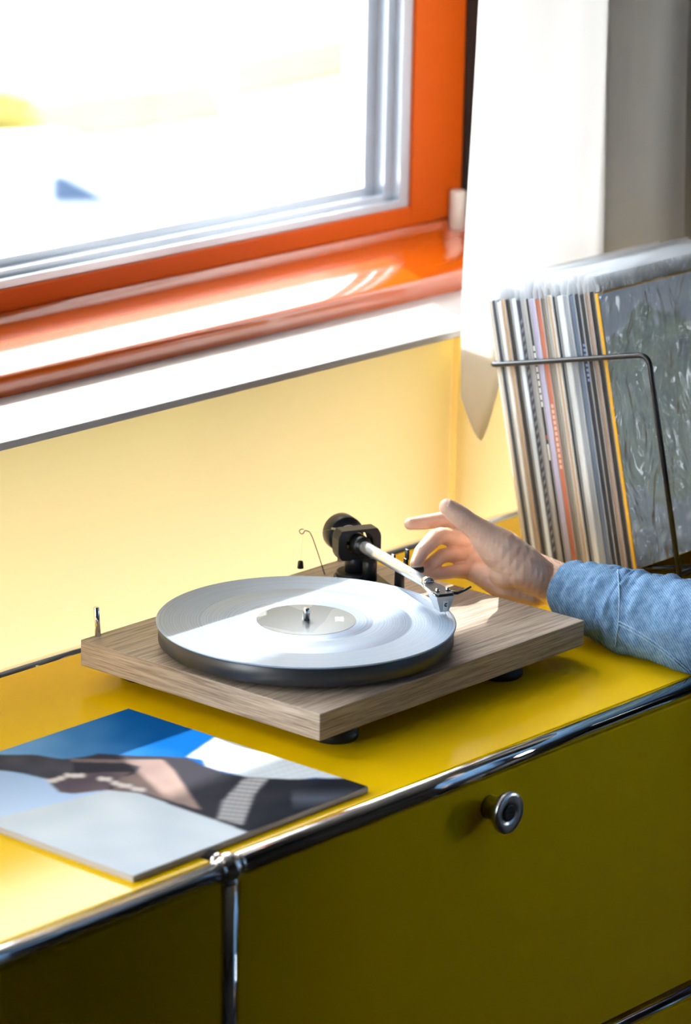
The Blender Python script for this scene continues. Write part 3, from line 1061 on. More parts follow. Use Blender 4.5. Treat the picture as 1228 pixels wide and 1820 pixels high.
lab = painted('record_label', 80, 180, lambda u, v: ((0.0037 + (lab_r - 0.0037) * u) * math.cos(2 * math.pi * v), (0.0037 + (lab_r - 0.0037) * u) * math.sin(2 * math.pi * v), 0.0025), lab_col, 0.25)
lab.name = 'record_label'
lab.parent = rec

# ------------------------------------------------------------------ album sleeve lying in front
AX0, AX1, AY0, AY1 = -0.3470, -0.0360, -0.0938, 0.2205
AZ = 0.0125
alb = thing('album_sleeve', 'album sleeve with blue sky and white cloth print lying flat on the sideboard', 'album', ((AX0 + AX1) / 2, (AY0 + AY1) / 2, TOPZ))
M['card'] = mat('card_edge', (0.42, 0.38, 0.34), 0.7)
MB().box((AX0, AY0, TOPZ + 0.0002), (AX1, AY1, AZ - 0.0002)).build('sleeve_card', M['card'], alb, bevel=0.001)
P_sky2 = [(-300, 1372), (0, 1368), (80, 1384), (105, 1408), (190, 1405), (140, 1418), (0, 1452), (-300, 1480)]
P_wr = [(394, 1303), (640, 1388), (614, 1384), (560, 1382), (520, 1386), (440, 1381), (395, 1370), (368, 1362), (362, 1350), (333, 1345)]
P_dark = [(-300, 1325), (-60, 1335), (0, 1341), (60, 1341), (110, 1349), (150, 1345), (175, 1339), (240, 1343), (290, 1344), (335, 1347), (368, 1363), (400, 1374), (440, 1381), (520, 1385), (620, 1383), (680, 1400), (600, 1440), (452, 1484), (385, 1458), (330, 1440), (250, 1410), (190, 1404), (130, 1411), (105, 1408), (80, 1384), (40, 1374), (0, 1369), (-300, 1365)]
P_skin = [(120, 1348), (220, 1350), (290, 1350), (310, 1370), (330, 1400), (358, 1440), (250, 1408), (200, 1404), (205, 1385), (240, 1375), (250, 1362), (220, 1356), (130, 1354)]
P_jaw = [(84, 1384), (130, 1376), (190, 1372), (235, 1372), (210, 1385), (190, 1404), (130, 1411), (106, 1408)]
P_band = [(434, 1384), (478, 1383), (452, 1412), (432, 1466), (386, 1456), (396, 1424)]


def alb_col(u, v):
    x, y = to_px((AX0 + (AX1 - AX0) * u, AY0 + (AY1 - AY0) * v, AZ))
    n1 = noise.noise(Vector((x * 0.02, y * 0.04, 0)))
    c = None
    if inpoly(x, y, P_dark):
        c = lerp3((62, 62, 70), (38, 40, 46), (x - 380) / 200 + n1 * 0.3)
        if x < 130:
            c = lerp3((70, 72, 82), (92, 90, 100), n1 + 0.3)
        if x > 520 and abs((y - 1420) + (x - 560) * 0.15) < 22:
            c = lerp3((84, 90, 102), c, abs(y - 1420) / 22)
        if inpoly(x, y, P_skin):
            c = lerp3((128, 112, 112), (158, 138, 132), (x - 200) / 130 + n1 * 0.6)
        if inpoly(x, y, P_jaw):
            c = lerp3((92, 84, 94), (120, 106, 110), n1 + 0.4)
        for kx in range(15):
            bx = 84 + kx * 12
            by = 1391 - (13 * math.sin(kx * 0.32)) - (2.5 if kx % 3 == 0 else 0)
            if (abs(bx - x) / 7) ** 2 + (abs(by - y) / 4.2) ** 2 < 1 and kx not in (6, 7):
                c = (222, 214, 210)
        if inpoly(x, y, P_band):
            k = 0.5 + 0.5 * math.sin((x + y * 0.45) * 0.62)
            k2 = 0.5 + 0.5 * math.sin((y - x * 0.1) * 0.85)
            c = lerp3((120, 120, 124), (216, 214, 214), 0.2 + 0.9 * k * k2)
    elif inpoly(x, y, P_sky2):
        c = lerp3((168, 198, 236), (196, 218, 246), (y - 1370) / 80)
    elif inpoly(x, y, P_wr):
        k = math.sin(x * 0.35 + y * 0.2) * math.sin(y * 0.5 - x * 0.16)
        c = lerp3((196, 206, 216), (220, 228, 234), 0.5 + 0.5 * k)
    elif y > 1395 or (y > 1365 and x < -20):
        k = noise.noise(Vector((x * 0.012, y * 0.03, 3))) + 0.10 * math.sin(x * 0.4) * math.sin(y * 0.5)
        c = lerp3((196, 208, 218), (216, 224, 232), 0.5 + 0.6 * k)
    else:
        t = (233 - x) / 420 + (y - (1258 + (x - 233) * 0.335)) / 300
        c = lerp3((18, 88, 160), (128, 176, 222), t + n1 * 0.12)
    return s2l(c)


pr_ = painted('cover_print', 220, 220, lambda u, v: (AX0 + 0.0006 + (AX1 - AX0 - 0.0012) * u, AY0 + 0.0006 + (AY1 - AY0 - 0.0012) * v, AZ), alb_col, 0.6, 0.0, 2)
pr_.parent = alb
pr_.matrix_parent_inverse = alb.matrix_world.inverted()

# ------------------------------------------------------------------ record rack and albums
LEAN = math.radians(12.8)
LPX = 0.612
upL = Vector((0, math.sin(LEAN), math.cos(LEAN)))        # along the spines, upwards
bkL = Vector((0, math.cos(LEAN), -math.sin(LEAN)))       # from the front album to the back one
FB = Vector((LPX, 0.0830, 0.0450))                       # lower front corner of the first album
LPH = 0.306


def LP(x, k, h):
    return FB + Vector((x, 0, 0)) + bkL * k + upL * h


spines = [  # from the front of the rack to the back: thickness in mm, colour, label
    (4.2, (226, 170, 30), 'album with bright yellow spine, first in the wire rack'),
    (5.5, (30, 30, 32), 'black spined album right behind the yellow one'),
    (5.0, (150, 128, 112), 'dull brown spined album between two black ones'),
    (6.0, (26, 27, 31), 'black spined album behind the dull brown one'),
    (6.0, (32, 40, 56), 'dark navy spined album in the wire rack'),
    (6.5, (92, 108, 130), 'slate blue spined album in the wire rack'),
    (7.0, (140, 148, 156), 'mid grey spined album behind the slate blue one'),
    (8.0, (206, 212, 214), 'thick pale grey spined album in the wire rack'),
    (3.4, (40, 46, 50), 'thin charcoal spined album beside the thick pale grey one'),
    (7.5, (196, 190, 180), 'cream grey spined album with a thin orange line'),
    (6.0, (128, 122, 112), 'taupe spined album next to the red brown one'),
    (6.5, (186, 112, 88), 'red brown spined album with worn pale lettering'),
    (6.5, (176, 172, 200), 'lavender spined album beside the red brown one'),
    (4.2, (36, 38, 42), 'black spined album with white lettering blocks'),
    (5.0, (160, 160, 158), 'plain grey spined album behind the one with white lettering'),
    (6.5, (52, 58, 72), 'dark blue grey spined album with slanted stripes'),
    (6.0, (214, 224, 232), 'icy white spined album behind the striped one'),
    (5.0, (62, 60, 58), 'dark grey spined album between the icy white and tan ones'),
    (5.2, (176, 150, 122), 'tan spined album near the back of the rack'),
    (5.2, (222, 222, 218), 'white spined album near the back of the rack'),
    (4.8, (58, 64, 72), 'graphite spined album second from the back panel'),
    (4.0, (208, 196, 178), 'narrow cream spined album closest to the back panel'),
]
k = 0.0
GAP = 0.0011
for i, (th, col, lab_) in enumerate(spines):
    t = th / 1000 * 1.06
    root = thing('record_album', lab_, 'album', LP(0, k + t / 2, 0), 'albums standing in the wire rack')
    jit = random.uniform(-0.0012, 0.0012)
    hj = random.uniform(-0.0015, 0.0015)
    mm = mat('album_spine', s2l(col), 0.5)
    noise_col(mm, tuple(c * 0.82 for c in s2l(col)), tuple(min(1, c * 1.15) for c in s2l(col)), 30, (1, 1, 0.25), lo=0.35, hi=0.65)
    cov = MB()
    q = []
    for hh in (0.0, LPH + hj):
        for xx, kk in ((jit, k), (jit + 0.312, k), (jit + 0.312, k + t), (jit, k + t)):
            q.append(LP(xx, kk, hh))
    cov.add(q, [(0, 3, 2, 1), (4, 5, 6, 7), (0, 1, 5, 4), (1, 2, 6, 5), (2, 3, 7, 6), (3, 0, 4, 7)])
    co = cov.build('cover', mm, root, bevel=0.0007)
    # printed marks on some spines
    marks = []
    if i == 13:
        marks = [(0.185 + 0.0078 * j, 0.0058, (225, 225, 220)) for j in range(9)] + [(0.148, 0.005, (170, 90, 60)), (0.125, 0.018, (220, 220, 214))]
    elif i == 11:
        marks = [(0.115 + 0.0062 * j, 0.0042, (226, 190, 170)) for j in range(12)]
    elif i == 15:
        marks = [(0.02 + 0.0095 * j, 0.0045, (120, 124, 132)) for j in range(28)]
    elif i == 4:
        marks = [(0.21 + 0.0055 * j, 0.003, (120, 140, 190)) for j in range(8)]
    for h0, hl, mc in marks:
        mq = [LP(jit - 0.0003, k + t * 0.25, h0 + (0.004 if i == 15 else 0)), LP(jit - 0.0003, k + t * 0.75, h0), LP(jit - 0.0003, k + t * 0.75, h0 + hl), LP(jit - 0.0003, k + t * 0.25, h0 + hl + (0.004 if i == 15 else 0))]
        key = 'ink_%d_%d_%d' % mc
        if key not in M:
            M[key] = mat(key, s2l(mc), 0.6)
        MB().add(mq, [(0, 1, 2, 3)]).build('spine_print', M[key], co)
    if i == 9:
        MB().add([LP(jit - 0.0003, k + t * 0.42, 0.0), LP(jit - 0.0003, k + t * 0.55, 0.0), LP(jit - 0.0003, k + t * 0.55, LPH), LP(jit - 0.0003, k + t * 0.42, LPH)], [(0, 1, 2, 3)]).build('spine_print', mat('ink_orange', s2l((200, 150, 90)), 0.6), co)
    # clear outer sleeve, open at the top and standing proud of the cover
    sv = MB()
    e = 0.0005
    top_h = LPH + 0.020 + random.uniform(-0.005, 0.006)
    nseg = 10
    for sgn, kk in ((-1, k - e), (1, k + t + e)):
        vs, fs = [], []
        for a in range(nseg + 1):
            for b_ in range(7):
                xx = jit - 0.0015 + 0.3165 * a / nseg
                hh = (0.0, 0.1, 0.2, LPH - 0.01, LPH + 0.004, LPH + 0.013, top_h)[b_]
                off = 0.0
                if b_ >= 5:
                    off = (t * 0.45 * -sgn) * (0.5 if b_ == 5 else 1.0) + 0.0016 * math.sin(a * 1.7 + i * 2.1) * (b_ - 4)
                vs.append(LP(xx, kk + off, hh))
        for a in range(nseg):
            for b_ in range(6):
                fs.append((a * 7 + b_, (a + 1) * 7 + b_, (a + 1) * 7 + b_ + 1, a * 7 + b_ + 1))
        sv.add(vs, fs, True)
    sv.build('clear_sleeve', M['front_sleeve'] if i == 0 else M['clear_sleeve'], root)
    if i == 0:
        hill = [(1090, 700), (1110, 640), (1140, 590), (1190, 565), (1300, 540), (1300, 800), (1180, 830), (1120, 800)]

        def front_col(u, v, k0=k):
            P = LP(jit + 0.002 + 0.308 * u, k0, (LPH - 0.003) * v)
            x, y = to_px(P)
            n1 = noise.fractal(Vector((x * 0.02, y * 0.014, 1.0)), 1.0, 2.0, 4)
            n2 = noise.fractal(Vector((x * 0.035, y * 0.03, 9.0)), 1.0, 2.0, 4)
            dx, dy = (x - 1190) / 120, (y - 720) / 170
            if dx * dx + dy * dy + n1 * 0.5 < 1:
                c = lerp3((150, 176, 120), (116, 148, 118), 0.5 + n2)
            elif y < 660 + n1 * 40:
                c = lerp3((196, 212, 226), (224, 232, 238), 0.5 + n2)
            else:
                c = lerp3((120, 146, 160), (150, 172, 160), 0.5 + n2)
                if n2 > 0.35:
                    c = (70, 84, 104)
                if n1 > 0.45:
                    c = (214, 222, 222)
            if 1205 < x < 1222 and 560 < y < 640 and n2 > -0.2:
                c = (60, 72, 84)
            if y > 945 and x < 1175:
                c = lerp3((70, 84, 100), (130, 140, 150), 0.5 + n2)
            return lerp3(s2l(c), (1, 1, 1), 0.15)
        fp = painted('front_print', 120, 120, lambda u, v: LP(jit + 0.002 + 0.308 * u, k - 0.0003, 0.001 + (LPH - 0.003) * v), front_col, 0.3, 0.4, 1)
        fp.parent = co
        fp.matrix_parent_inverse = co.matrix_world.inverted()
    k += t + GAP
STACK = k

M['wire'] = mat('black_wire', (0.012, 0.012, 0.014), 0.3)
rk = thing('record_rack', 'black bent wire rack holding the albums upright', 'rack', LP(0.15, STACK / 2, -0.01))


def rounded(pts, r=0.014, n=6):
    out = [pts[0]]
    for a, b_, c in zip(pts, pts[1:], pts[2:]):
        d1 = (a - b_).normalized()
        d2 = (c - b_).normalized()
        for j in range(n + 1):
            t = j / n
            p0, p2 = b_ + d1 * r, b_ + d2 * r
            out.append(p0 * (1 - t) ** 2 + b_ * 2 * t * (1 - t) + p2 * t * t)
    out.append(pts[-1])
    return out


WR = 0.0030
kf, kb = -0.062, STACK + 0.006
XL, XR = -0.0065, 0.3215
MB().tube(rounded([LP(XL, kf, -0.0045), LP(XL, kf, 0.236), LP(XL, kb, 0.236), LP(XR, kb, 0.236), LP(XR, kf, 0.236), LP(XR, kf, -0.0045)], 0.014), WR, 10).build('loop_wire', M['wire'], rk)
kbb = STACK * 0.80
for kk in (kf, STACK * 0.3, kbb):
    MB().tube([LP(XL, kk, -0.0045), LP(XR, kk, -0.0045)], WR, 10).build('cross_wire', M['wire'], rk)
for xo in (0.03, 0.285):
    MB().tube(rounded([LP(xo, kf, -0.0045), LP(xo, kbb, -0.0045)], 0.01), WR, 10).build('base_wire', M['wire'], rk)
for xo in (XL, XR):
    for kk in (kf, kbb):
        a = LP(xo, kk, -0.0045)
        MB().tube([a, Vector((a.x, a.y, TOPZ + 0.0002))], WR, 10).build('foot_wire', M['wire'], rk)

# ------------------------------------------------------------------ person: arm, hand, denim shirt
per = thing('person', 'person in a faded blue denim shirt reaching a hand to the tonearm', 'person', (0.55, -0.62, FLOOR_Z))
skin = mat('skin', (0.62, 0.40, 0.29), 0.48, spec=0.4, Subsurface_Weight=0.18, Subsurface_Scale=0.008)
bsdf(skin).inputs['Subsurface Radius'].default_value = (1.0, 0.35, 0.2)
mp = coords(skin, (1, 1, 1))
n1 = N(skin, 'ShaderNodeTexNoise', i_Scale=38.0, i_Detail=5.0)
L(skin, mp, 'Vector', n1, 'Vector')
r1 = ramp(skin, [(0.3, (0.70, 0.43, 0.31)), (0.7, (0.83, 0.60, 0.48))])
L(skin, n1, 'Fac', r1, 'Fac')
L(skin, r1, 'Color', bsdf(skin), 'Base Color')
n2 = N(skin, 'ShaderNodeTexNoise', i_Scale=420.0, i_Detail=4.0)
L(skin, mp, 'Vector', n2, 'Vector')
bpk = N(skin, 'ShaderNodeBump', i_Strength=0.25, i_Distance=0.0008)
L(skin, n2, 'Fac', bpk, 'Height')
L(skin, bpk, 'Normal', bsdf(skin), 'Normal')


def J(px, py, d, r):
    return (at_depth(px, py, d), r)


def capsule_chain(b, js, sub=4):
    """tapered chain of overlapping spheres and cones"""
    for (p0, r0), (p1, r1_) in zip(js, js[1:]):
        d = (p1 - p0).length
        steps = max(2, int(d / (min(r0, r1_) * 0.35)))
        for s in range(steps + 1):
            t = s / steps
            b.sphere(p0.lerp(p1, t), r0 + (r1_ - r0) * t, 16, 10)


def remeshed(name, b, vox, smooth_it, m, parent, fac=0.5):
    me = bpy.data.meshes.new(name)
    me.from_pydata(b.v, [], b.f)
    o = bpy.data.objects.new(name, me)
    COL.objects.link(o)
    r = o.modifiers.new('r', 'REMESH')
    r.mode = 'VOXEL'
    r.voxel_size = vox
    if smooth_it:
        s = o.modifiers.new('s', 'SMOOTH')
        s.factor = fac
        s.iterations = smooth_it
    dg = bpy.context.evaluated_depsgraph_get()
    me2 = bpy.data.meshes.new_from_object(o.evaluated_get(dg))
    bpy.data.objects.remove(o, do_unlink=True)
    me2.name = name
    me2.polygons.foreach_set('use_smooth', [True] * len(me2.polygons))
    me2.materials.clear()
    me2.materials.append(m)
    o2 = bpy.data.objects.new(name, me2)
    COL.objects.link(o2)
    o2.parent = parent
    o2.matrix_parent_inverse = parent.matrix_world.inverted()
    return o2


wrist = J(985, 1036, 3.780, 0.0240)
hand = MB()
# forearm
capsule_chain(hand, [wrist, J(1060, 1066, 3.742, 0.0245), J(1150, 1092, 3.695, 0.028), J(1228, 1114, 3.655, 0.032)])
# metacarpals / palm
MC_I, MC_M, MC_R, MC_P = J(850, 938, 3.806, 0.0115), J(832, 962, 3.806, 0.0112), J(826, 988, 3.802, 0.0106), J(830, 1013, 3.796, 0.0098)
for base, mc in ((J(946, 1006, 3.792, 0.0160), MC_I), (J(942, 1020, 3.798, 0.0160), MC_M), (J(940, 1036, 3.795, 0.0160), MC_R), (J(940, 1050, 3.788, 0.0160), MC_P)):
    capsule_chain(hand, [wrist, base, mc])
capsule_chain(hand, [MC_I, MC_M, MC_R, MC_P])
capsule_chain(hand, [J(900, 975, 3.800, 0.0185), J(890, 1000, 3.800, 0.0185), J(888, 1026, 3.793, 0.0165)])
# thenar mound
capsule_chain(hand, [J(965, 1034, 3.775, 0.0215), J(925, 1006, 3.762, 0.0245), J(888, 976, 3.755, 0.0225), J(858, 950, 3.748, 0.0155)])
hand.sphere(at_depth(905, 1010, 3.768), 0.024, 18, 12)
# hypothenar
capsule_chain(hand, [J(945, 1050, 3.782, 0.0200), J(905, 1038, 3.780, 0.0205), J(870, 1026, 3.784, 0.0150), J(848, 1018, 3.790, 0.0115)])
# thumb
capsule_chain(hand, [J(880, 968, 3.752, 0.0185), J(852, 944, 3.745, 0.0138), J(832, 929, 3.740, 0.0118), J(819, 919, 3.737, 0.0117), J(806, 909, 3.733, 0.0104), J(795, 901, 3.730, 0.0090)])
# fingers
FI = [MC_I, J(800, 923, 3.798, 0.0088), J(795, 922.5, 3.797, 0.0090), J(762, 927, 3.786, 0.0079), J(757, 928, 3.784, 0.0080), J(729, 931, 3.776, 0.0066)]
FM = [MC_M, J(784, 952, 3.772, 0.0090), J(773, 956, 3.766, 0.0094), J(752, 977, 3.750, 0.0080), J(749, 981, 3.748, 0.0081), J(739, 1002, 3.740, 0.0066)]
FR = [MC_R, J(796, 986, 3.778, 0.0080), J(786, 988, 3.772, 0.0083), J(765, 1003, 3.758, 0.0072), J(761, 1006, 3.756, 0.0073), J(746, 1016, 3.750, 0.0060)]
FP = [MC_P, J(803, 1016, 3.776, 0.0072), J(797, 1017, 3.773, 0.0074), J(777, 1020, 3.764, 0.0064), J(773, 1020.5, 3.762, 0.0065), J(758, 1022, 3.757, 0.0052)]
for f in (FI, FM, FR, FP):
    capsule_chain(hand, f)
body = remeshed('body', hand, 0.00095, 3, skin, per)
# nails
nailm = mat('nail', (0.74, 0.50, 0.42), 0.25, spec=0.5)
tn = at_depth(795, 901, 3.730)
tdir = (at_depth(795, 901, 3.730) - at_depth(819, 919, 3.737)).normalized()
nn = (-FV * 0.75 + RV * 0.45 + UV_ * 0.35)
nn = (nn - tdir * nn.dot(tdir)).normalized()
nb_ = tdir.cross(nn)
nm = MB()
vs, fs = [], []
for a in range(7):
    for c in range(7):
        u, v = a / 6 * 2 - 1, c / 6 * 2 - 1
        rr_ = 0.0085
        ang = v * 0.72 * (1 - 0.25 * max(0, u) ** 2)
        vs.append(tn + tdir * (u * 0.0058 - 0.001) + nn * (rr_ * math.cos(ang) + 0.0006 - 0.0012 * max(0, u) ** 2) + nb_ * rr_ * math.sin(ang))
for a in range(6):
    for c in range(6):
        fs.append((a * 7 + c, a * 7 + c + 1, (a + 1) * 7 + c + 1, (a + 1) * 7 + c))
nm.add(vs, fs, True)
no = nm.build('thumb_nail', nailm, per)
sd = no.modifiers.new('t', 'SOLIDIFY')
sd.thickness = 0.0006

# fine hair along the top of the wrist
hair = MB()
for j in range(170):
    t = random.random()
    ax = at_depth(925 + 80 * t, 1003 + 38 * t, 3.785 - 0.02 * t)
    ang = random.uniform(-0.9, 1.1)
    rad = 0.0215 + 0.002 * t
    d = (UV_ * math.cos(ang) - FV * math.sin(ang))
    p0 = ax + d * rad * 0.9
    ln_ = random.uniform(0.005, 0.010)
    p1 = p0 + d * ln_ * 0.55 + RV * ln_ * random.uniform(-0.9, 0.0)
    p2 = p1 + d * ln_ * 0.15 + RV * ln_ * random.uniform(-0.9, -0.1)
    hair.tube([p0, p1, p2], [0.00010, 0.00009, 0.00003], 3)
ho = hair.build('arm_hair', mat('fair_hair', (0.45, 0.28, 0.15), 0.5), per)
ho['kind'] = 'stuff'


# denim
def denim_mat(name, c1, c2):
    m = mat(name, c1, 0.85, spec=0.15)
    tc = N(m, 'ShaderNodeTexCoord')
    mp = N(m, 'ShaderNodeMapping')
    mp.inputs['Rotation'].default_value = (0.3, 0.4, 0.75)
    L(m, tc, 'Object', mp, 'Vector')
    wv = N(m, 'ShaderNodeTexWave', i_Scale=150.0, i_Distortion=1.2, i_Detail=2.0)
    L(m, mp, 'Vector', wv, 'Vector')
    nz = N(m, 'ShaderNodeTexNoise', i_Scale=120.0, i_Detail=8.0, i_Roughness=0.7)
    L(m, mp, 'Vector', nz, 'Vector')
    ma = N(m, 'ShaderNodeMath', operation='MULTIPLY_ADD')
    ma.inputs[1].default_value = 0.28
    L(m, wv, 'Fac', ma, 0)
    L(m, nz, 'Fac', ma, 2)
    r = ramp(m, [(0.40, c1), (0.90, c2)])
    L(m, ma, 'Value', r, 'Fac')
    L(m, r, 'Color', bsdf(m), 'Base Color')
    bp = N(m, 'ShaderNodeBump', i_Strength=0.4, i_Distance=0.0006)
    L(m, wv, 'Fac', bp, 'Height')
    L(m, bp, 'Normal', bsdf(m), 'Normal')
    return m


M['denim'] = denim_mat('faded_denim', (0.065, 0.155, 0.31), (0.25, 0.41, 0.62))
M['seam'] = denim_mat('pale_denim_seam', (0.16, 0.29, 0.46), (0.40, 0.55, 0.72))


def loft(name, rings, m, parent, wr=0.0, seed=0, n=72, sub=10, thick=0.0014):
    """rings: (centre, half height, half width, up vector). Interpolated and wrinkled."""
    vs, fs = [], []
    R = []
    for i in range(len(rings) - 1):
        for s in range(sub):
            t = s / sub
            # catmull-rom
            g = [rings[max(0, i - 1)], rings[i], rings[i + 1], rings[min(len(rings) - 1, i + 2)]]

            def cr(idx):
                a, b_, c, d = (q[idx] for q in g)
                return (b_ * 2 + (c - a) * t + (a * 2 - b_ * 5 + c * 4 - d) * t * t + (b_ * 3 - a - c * 3 + d) * t ** 3) * 0.5
            R.append((cr(0), cr(1), cr(2), cr(3)))
    R.append(rings[-1])
    for i, (c, hh, hw, up) in enumerate(R):
        ax = (R[min(i + 1, len(R) - 1)][0] - R[max(i - 1, 0)][0]).normalized()
        up = (up - ax * up.dot(ax)).normalized()
        sd_ = ax.cross(up)
        for k_ in range(n):
            a = 2 * math.pi * k_ / n
            p = c + up * hh * math.cos(a) + sd_ * hw * math.sin(a)
            if wr:
                s_ = i / sub
                q = Vector((s_ * 1.5 + seed, math.cos(a) * 1.1 + s_ * 0.7, math.sin(a) * 1.1))
                dsp = wr * (noise.noise(q * 1.3) + 0.55 * noise.noise(q * 2.9) + 0.6 * (abs(noise.noise(Vector((s_ * 2.6 + a * 0.9 + seed, a * 0.55, 4)))) - 0.3))
                p = p + (p - c).normalized() * dsp
            vs.append(p)
    m_ = len(R)
    for i in range(m_ - 1):
        for k_ in range(n):
            k2 = (k_ + 1) % n
            fs.append((i * n + k_, i * n + k2, (i + 1) * n + k2, (i + 1) * n + k_))
    vs = [Vector((v.x, v.y, max(v.z, TOPZ + 0.0035) if v.y > YF - 0.012 else max(v.z, 0.0125 if v.y > YF - 0.03 else -9))) for v in vs]
    o = MB().add(vs, fs, True).build(name, m, parent)
    sm = o.modifiers.new('t', 'SOLIDIFY')
    sm.thickness = thick
    sm.offset = 1
    return o, R


UPV = Vector((0, 0, 1))


def ring(px, ytop, ybot, d, wf=0.85, tilt=0.0):
    h = (ybot - ytop) / 2
    c = at_depth(px, (ytop + ybot) / 2, d)
    hh = h * d / F_PX
    return (c, hh, hh * wf, (UPV + RV * tilt).normalized())


cuff = [ring(1008, 998, 1100, 3.770, 0.95, -0.06), ring(1034, 1000, 1116, 3.756, 0.96, -0.04), ring(1062, 1004, 1132, 3.742, 0.98, 0.04), ring(1096, 1011, 1145, 3.727, 0.98, 0.0)]
cuff_o, _ = loft('cuff', cuff, M['denim'], per, wr=0.0026, seed=3, thick=0.0018)
slv = [ring(1090, 1012, 1144, 3.728, 0.85), ring(1100, 1010, 1152, 3.720, 0.87), ring(1125, 1014, 1166, 3.708, 0.9), ring(1165, 1022, 1176, 3.688, 0.92), ring(1228, 1032, 1196, 3.655, 0.95)]
elb = [(Vector((0.488, -0.150, 0.066)), 0.050, 0.050, UPV), (Vector((0.505, -0.215, 0.080)), 0.055, 0.052, UPV), (Vector((0.535, -0.285, 0.115)), 0.060, 0.056, UPV.copy()), (Vector((0.575, -0.36, 0.20)), 0.063, 0.060, Vector((0, 0.5, 0.8))),
       (Vector((0.62, -0.45, 0.33)), 0.066, 0.064, Vector((0, 0.7, 0.6))), (Vector((0.645, -0.53, 0.45)), 0.072, 0.070, Vector((0, 0.8, 0.5)))]
sleeve_o, _ = loft('sleeve', slv + elb, M['denim'], per, wr=0.0050, seed=11)
# doubled seam where the cuff meets the sleeve, and stitched cuff edge


def ring_curve(rg, grow, off=0.0, n=64):
    c, hh, hw, up = rg
    ax = (at_depth(1096, 1078, 3.727) - at_depth(1004, 1048, 3.772)).normalized()
    u = (up - ax * up.dot(ax)).normalized()
    s = ax.cross(u)
    out = []
    for k_ in range(n):
        a = 2 * math.pi * k_ / n
        v = c + ax * off + u * (hh + grow) * math.cos(a) + s * (hw + grow) * math.sin(a)
        out.append(Vector((v.x, v.y, max(v.z, TOPZ + 0.004))))
    return out


bpy.context.view_layer.update()


def on_object(o, px, py, lift=0.0006):
    mi = o.matrix_world.inverted()
    d = ray(px, py)
    hit, loc, nor, idx = o.ray_cast(mi @ CAM, mi.to_3x3() @ d)
    return (o.matrix_world @ loc) - d * lift if hit else None


for xo in (1089, 1098):
    for ob in (sleeve_o,):
        sp_ = [on_object(ob if xo > 1093 else cuff_o, xo - 0.03 * (y_ - 1010) + 5 * math.sin((y_ - 1010) / 140 * math.pi), y_, 0.0004) for y_ in range(1013, 1150, 4)]
        sp_ = [q for q in sp_ if q]
        if len(sp_) > 4:
            MB().tube(sp_, 0.0012, 6).build('cuff_seam', M['seam'], per)
for offy in (0, 6):
    sp_ = [on_object(sleeve_o, 1099 + 4 * k_, (1104 + 0.70 * 4 * k_) + offy - 8 * math.sin(k_ / 32 * math.pi)) for k_ in range(33)]
    sp_ = [q for q in sp_ if q]
    if len(sp_) > 4:
        MB().tube(sp_, 0.0010, 6).build('sleeve_seam', M['seam'], per)

# rest of the figure, to the right of the picture, standing in front of the sideboard
sh = MB()
capsule_chain(sh, [(Vector((0.645, -0.53, 0.45)), 0.075), (Vector((0.50, -0.66, 0.50)), 0.085), (Vector((0.36, -0.80, 0.45)), 0.075)])
capsule_chain(sh, [(Vector((0.57, -0.62, 0.42)), 0.115), (Vector((0.57, -0.66, 0.20)), 0.125), (Vector((0.58, -0.70, -0.02)), 0.125)])
capsule_chain(sh, [(Vector((0.43, -0.72, 0.42)), 0.115), (Vector((0.45, -0.76, 0.20)), 0.125), (Vector((0.46, -0.79, -0.02)), 0.125)])
capsule_chain(sh, [(Vector((0.36, -0.80, 0.45)), 0.070), (Vector((0.30, -0.84, 0.20)), 0.058), (Vector((0.30, -0.76, -0.04)), 0.045)])
lh = MB()
capsule_chain(lh, [(Vector((0.30, -0.765, -0.03)), 0.026), (Vector((0.30, -0.755, -0.085)), 0.028), (Vector((0.30, -0.745, -0.125)), 0.026)])
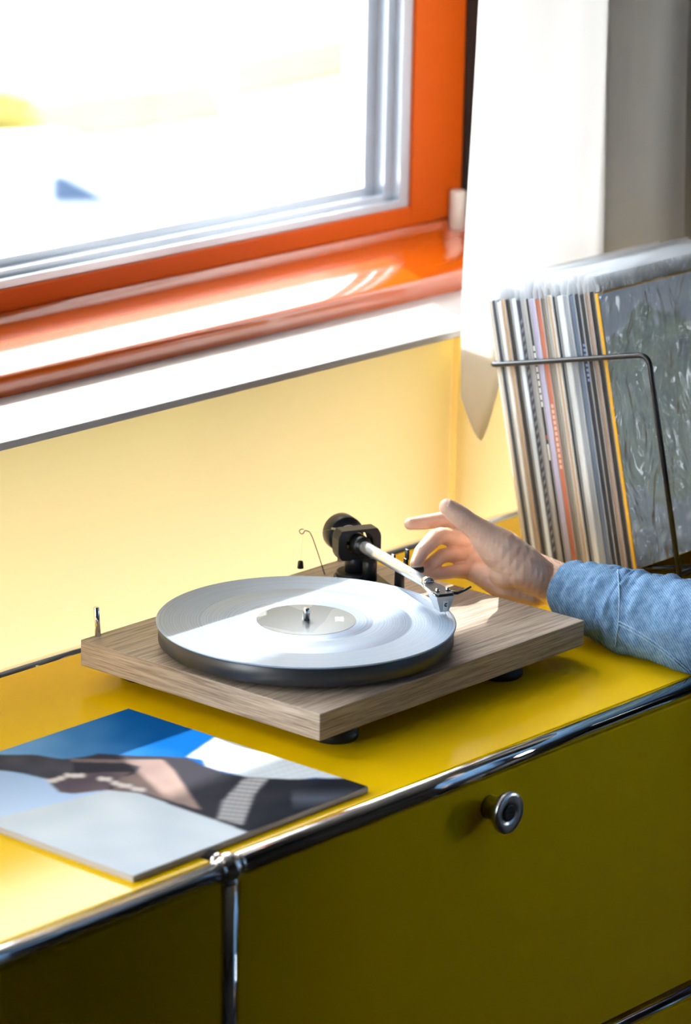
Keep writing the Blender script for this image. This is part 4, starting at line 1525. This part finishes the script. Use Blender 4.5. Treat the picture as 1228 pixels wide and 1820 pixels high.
capsule_chain(lh, [(Vector((0.30, -0.728, -0.075)), 0.014), (Vector((0.315, -0.700, -0.110)), 0.011), (Vector((0.322, -0.692, -0.138)), 0.009)])
for fy, fl in ((-0.722, 0.072), (-0.738, 0.080), (-0.754, 0.076), (-0.769, 0.060)):
    capsule_chain(lh, [(Vector((0.30, fy, -0.130)), 0.0095), (Vector((0.305, fy + 0.004, -0.130 - fl * 0.55)), 0.0085), (Vector((0.316, fy + 0.006, -0.130 - fl)), 0.0072)])
remeshed('left_hand', lh, 0.002, 3, skin, per)
remeshed('shirt', sh, 0.009, 6, M['denim'], per)
tr = MB()
for px_, py_ in ((0.585, -0.70), (0.455, -0.80)):
    capsule_chain(tr, [(Vector((px_, py_, 0.0)), 0.115), (Vector((px_, py_ + 0.02, -0.32)), 0.078), (Vector((px_, py_, -0.66)), 0.058)])
remeshed('trousers', tr, 0.010, 5, mat('dark_trousers', (0.03, 0.035, 0.05), 0.85), per)
shoe = MB()
for px_, py_ in ((0.585, -0.70), (0.455, -0.80)):
    capsule_chain(shoe, [(Vector((px_, py_ - 0.03, FLOOR_Z + 0.042)), 0.042), (Vector((px_ + 0.01, py_ + 0.17, FLOOR_Z + 0.032)), 0.032)])
remeshed('shoes', shoe, 0.008, 3, M['rubber'], per)
hd = MB()
capsule_chain(hd, [(Vector((0.50, -0.66, 0.56)), 0.052), (Vector((0.505, -0.64, 0.66)), 0.050)])
hd.sphere((0.505, -0.630, 0.755), 0.088, 20, 14, (0.86, 1.0, 1.15))
hd.sphere((0.500, -0.590, 0.700), 0.055, 16, 10, (0.9, 0.8, 1.0))
hd.sphere((0.492, -0.541, 0.735), 0.014, 10, 8, (0.8, 1.2, 1.4))
for s in (-1, 1):
    hd.sphere((0.505 + s * 0.076, -0.645, 0.745), 0.020, 10, 8, (0.35, 0.7, 1.2))
remeshed('head', hd, 0.005, 4, skin, per)
hr = MB()
hr.sphere((0.508, -0.650, 0.785), 0.096, 20, 14, (0.88, 0.98, 1.0))
remeshed('hair', hr, 0.006, 2, mat('brown_hair', (0.08, 0.05, 0.03), 0.6), per)
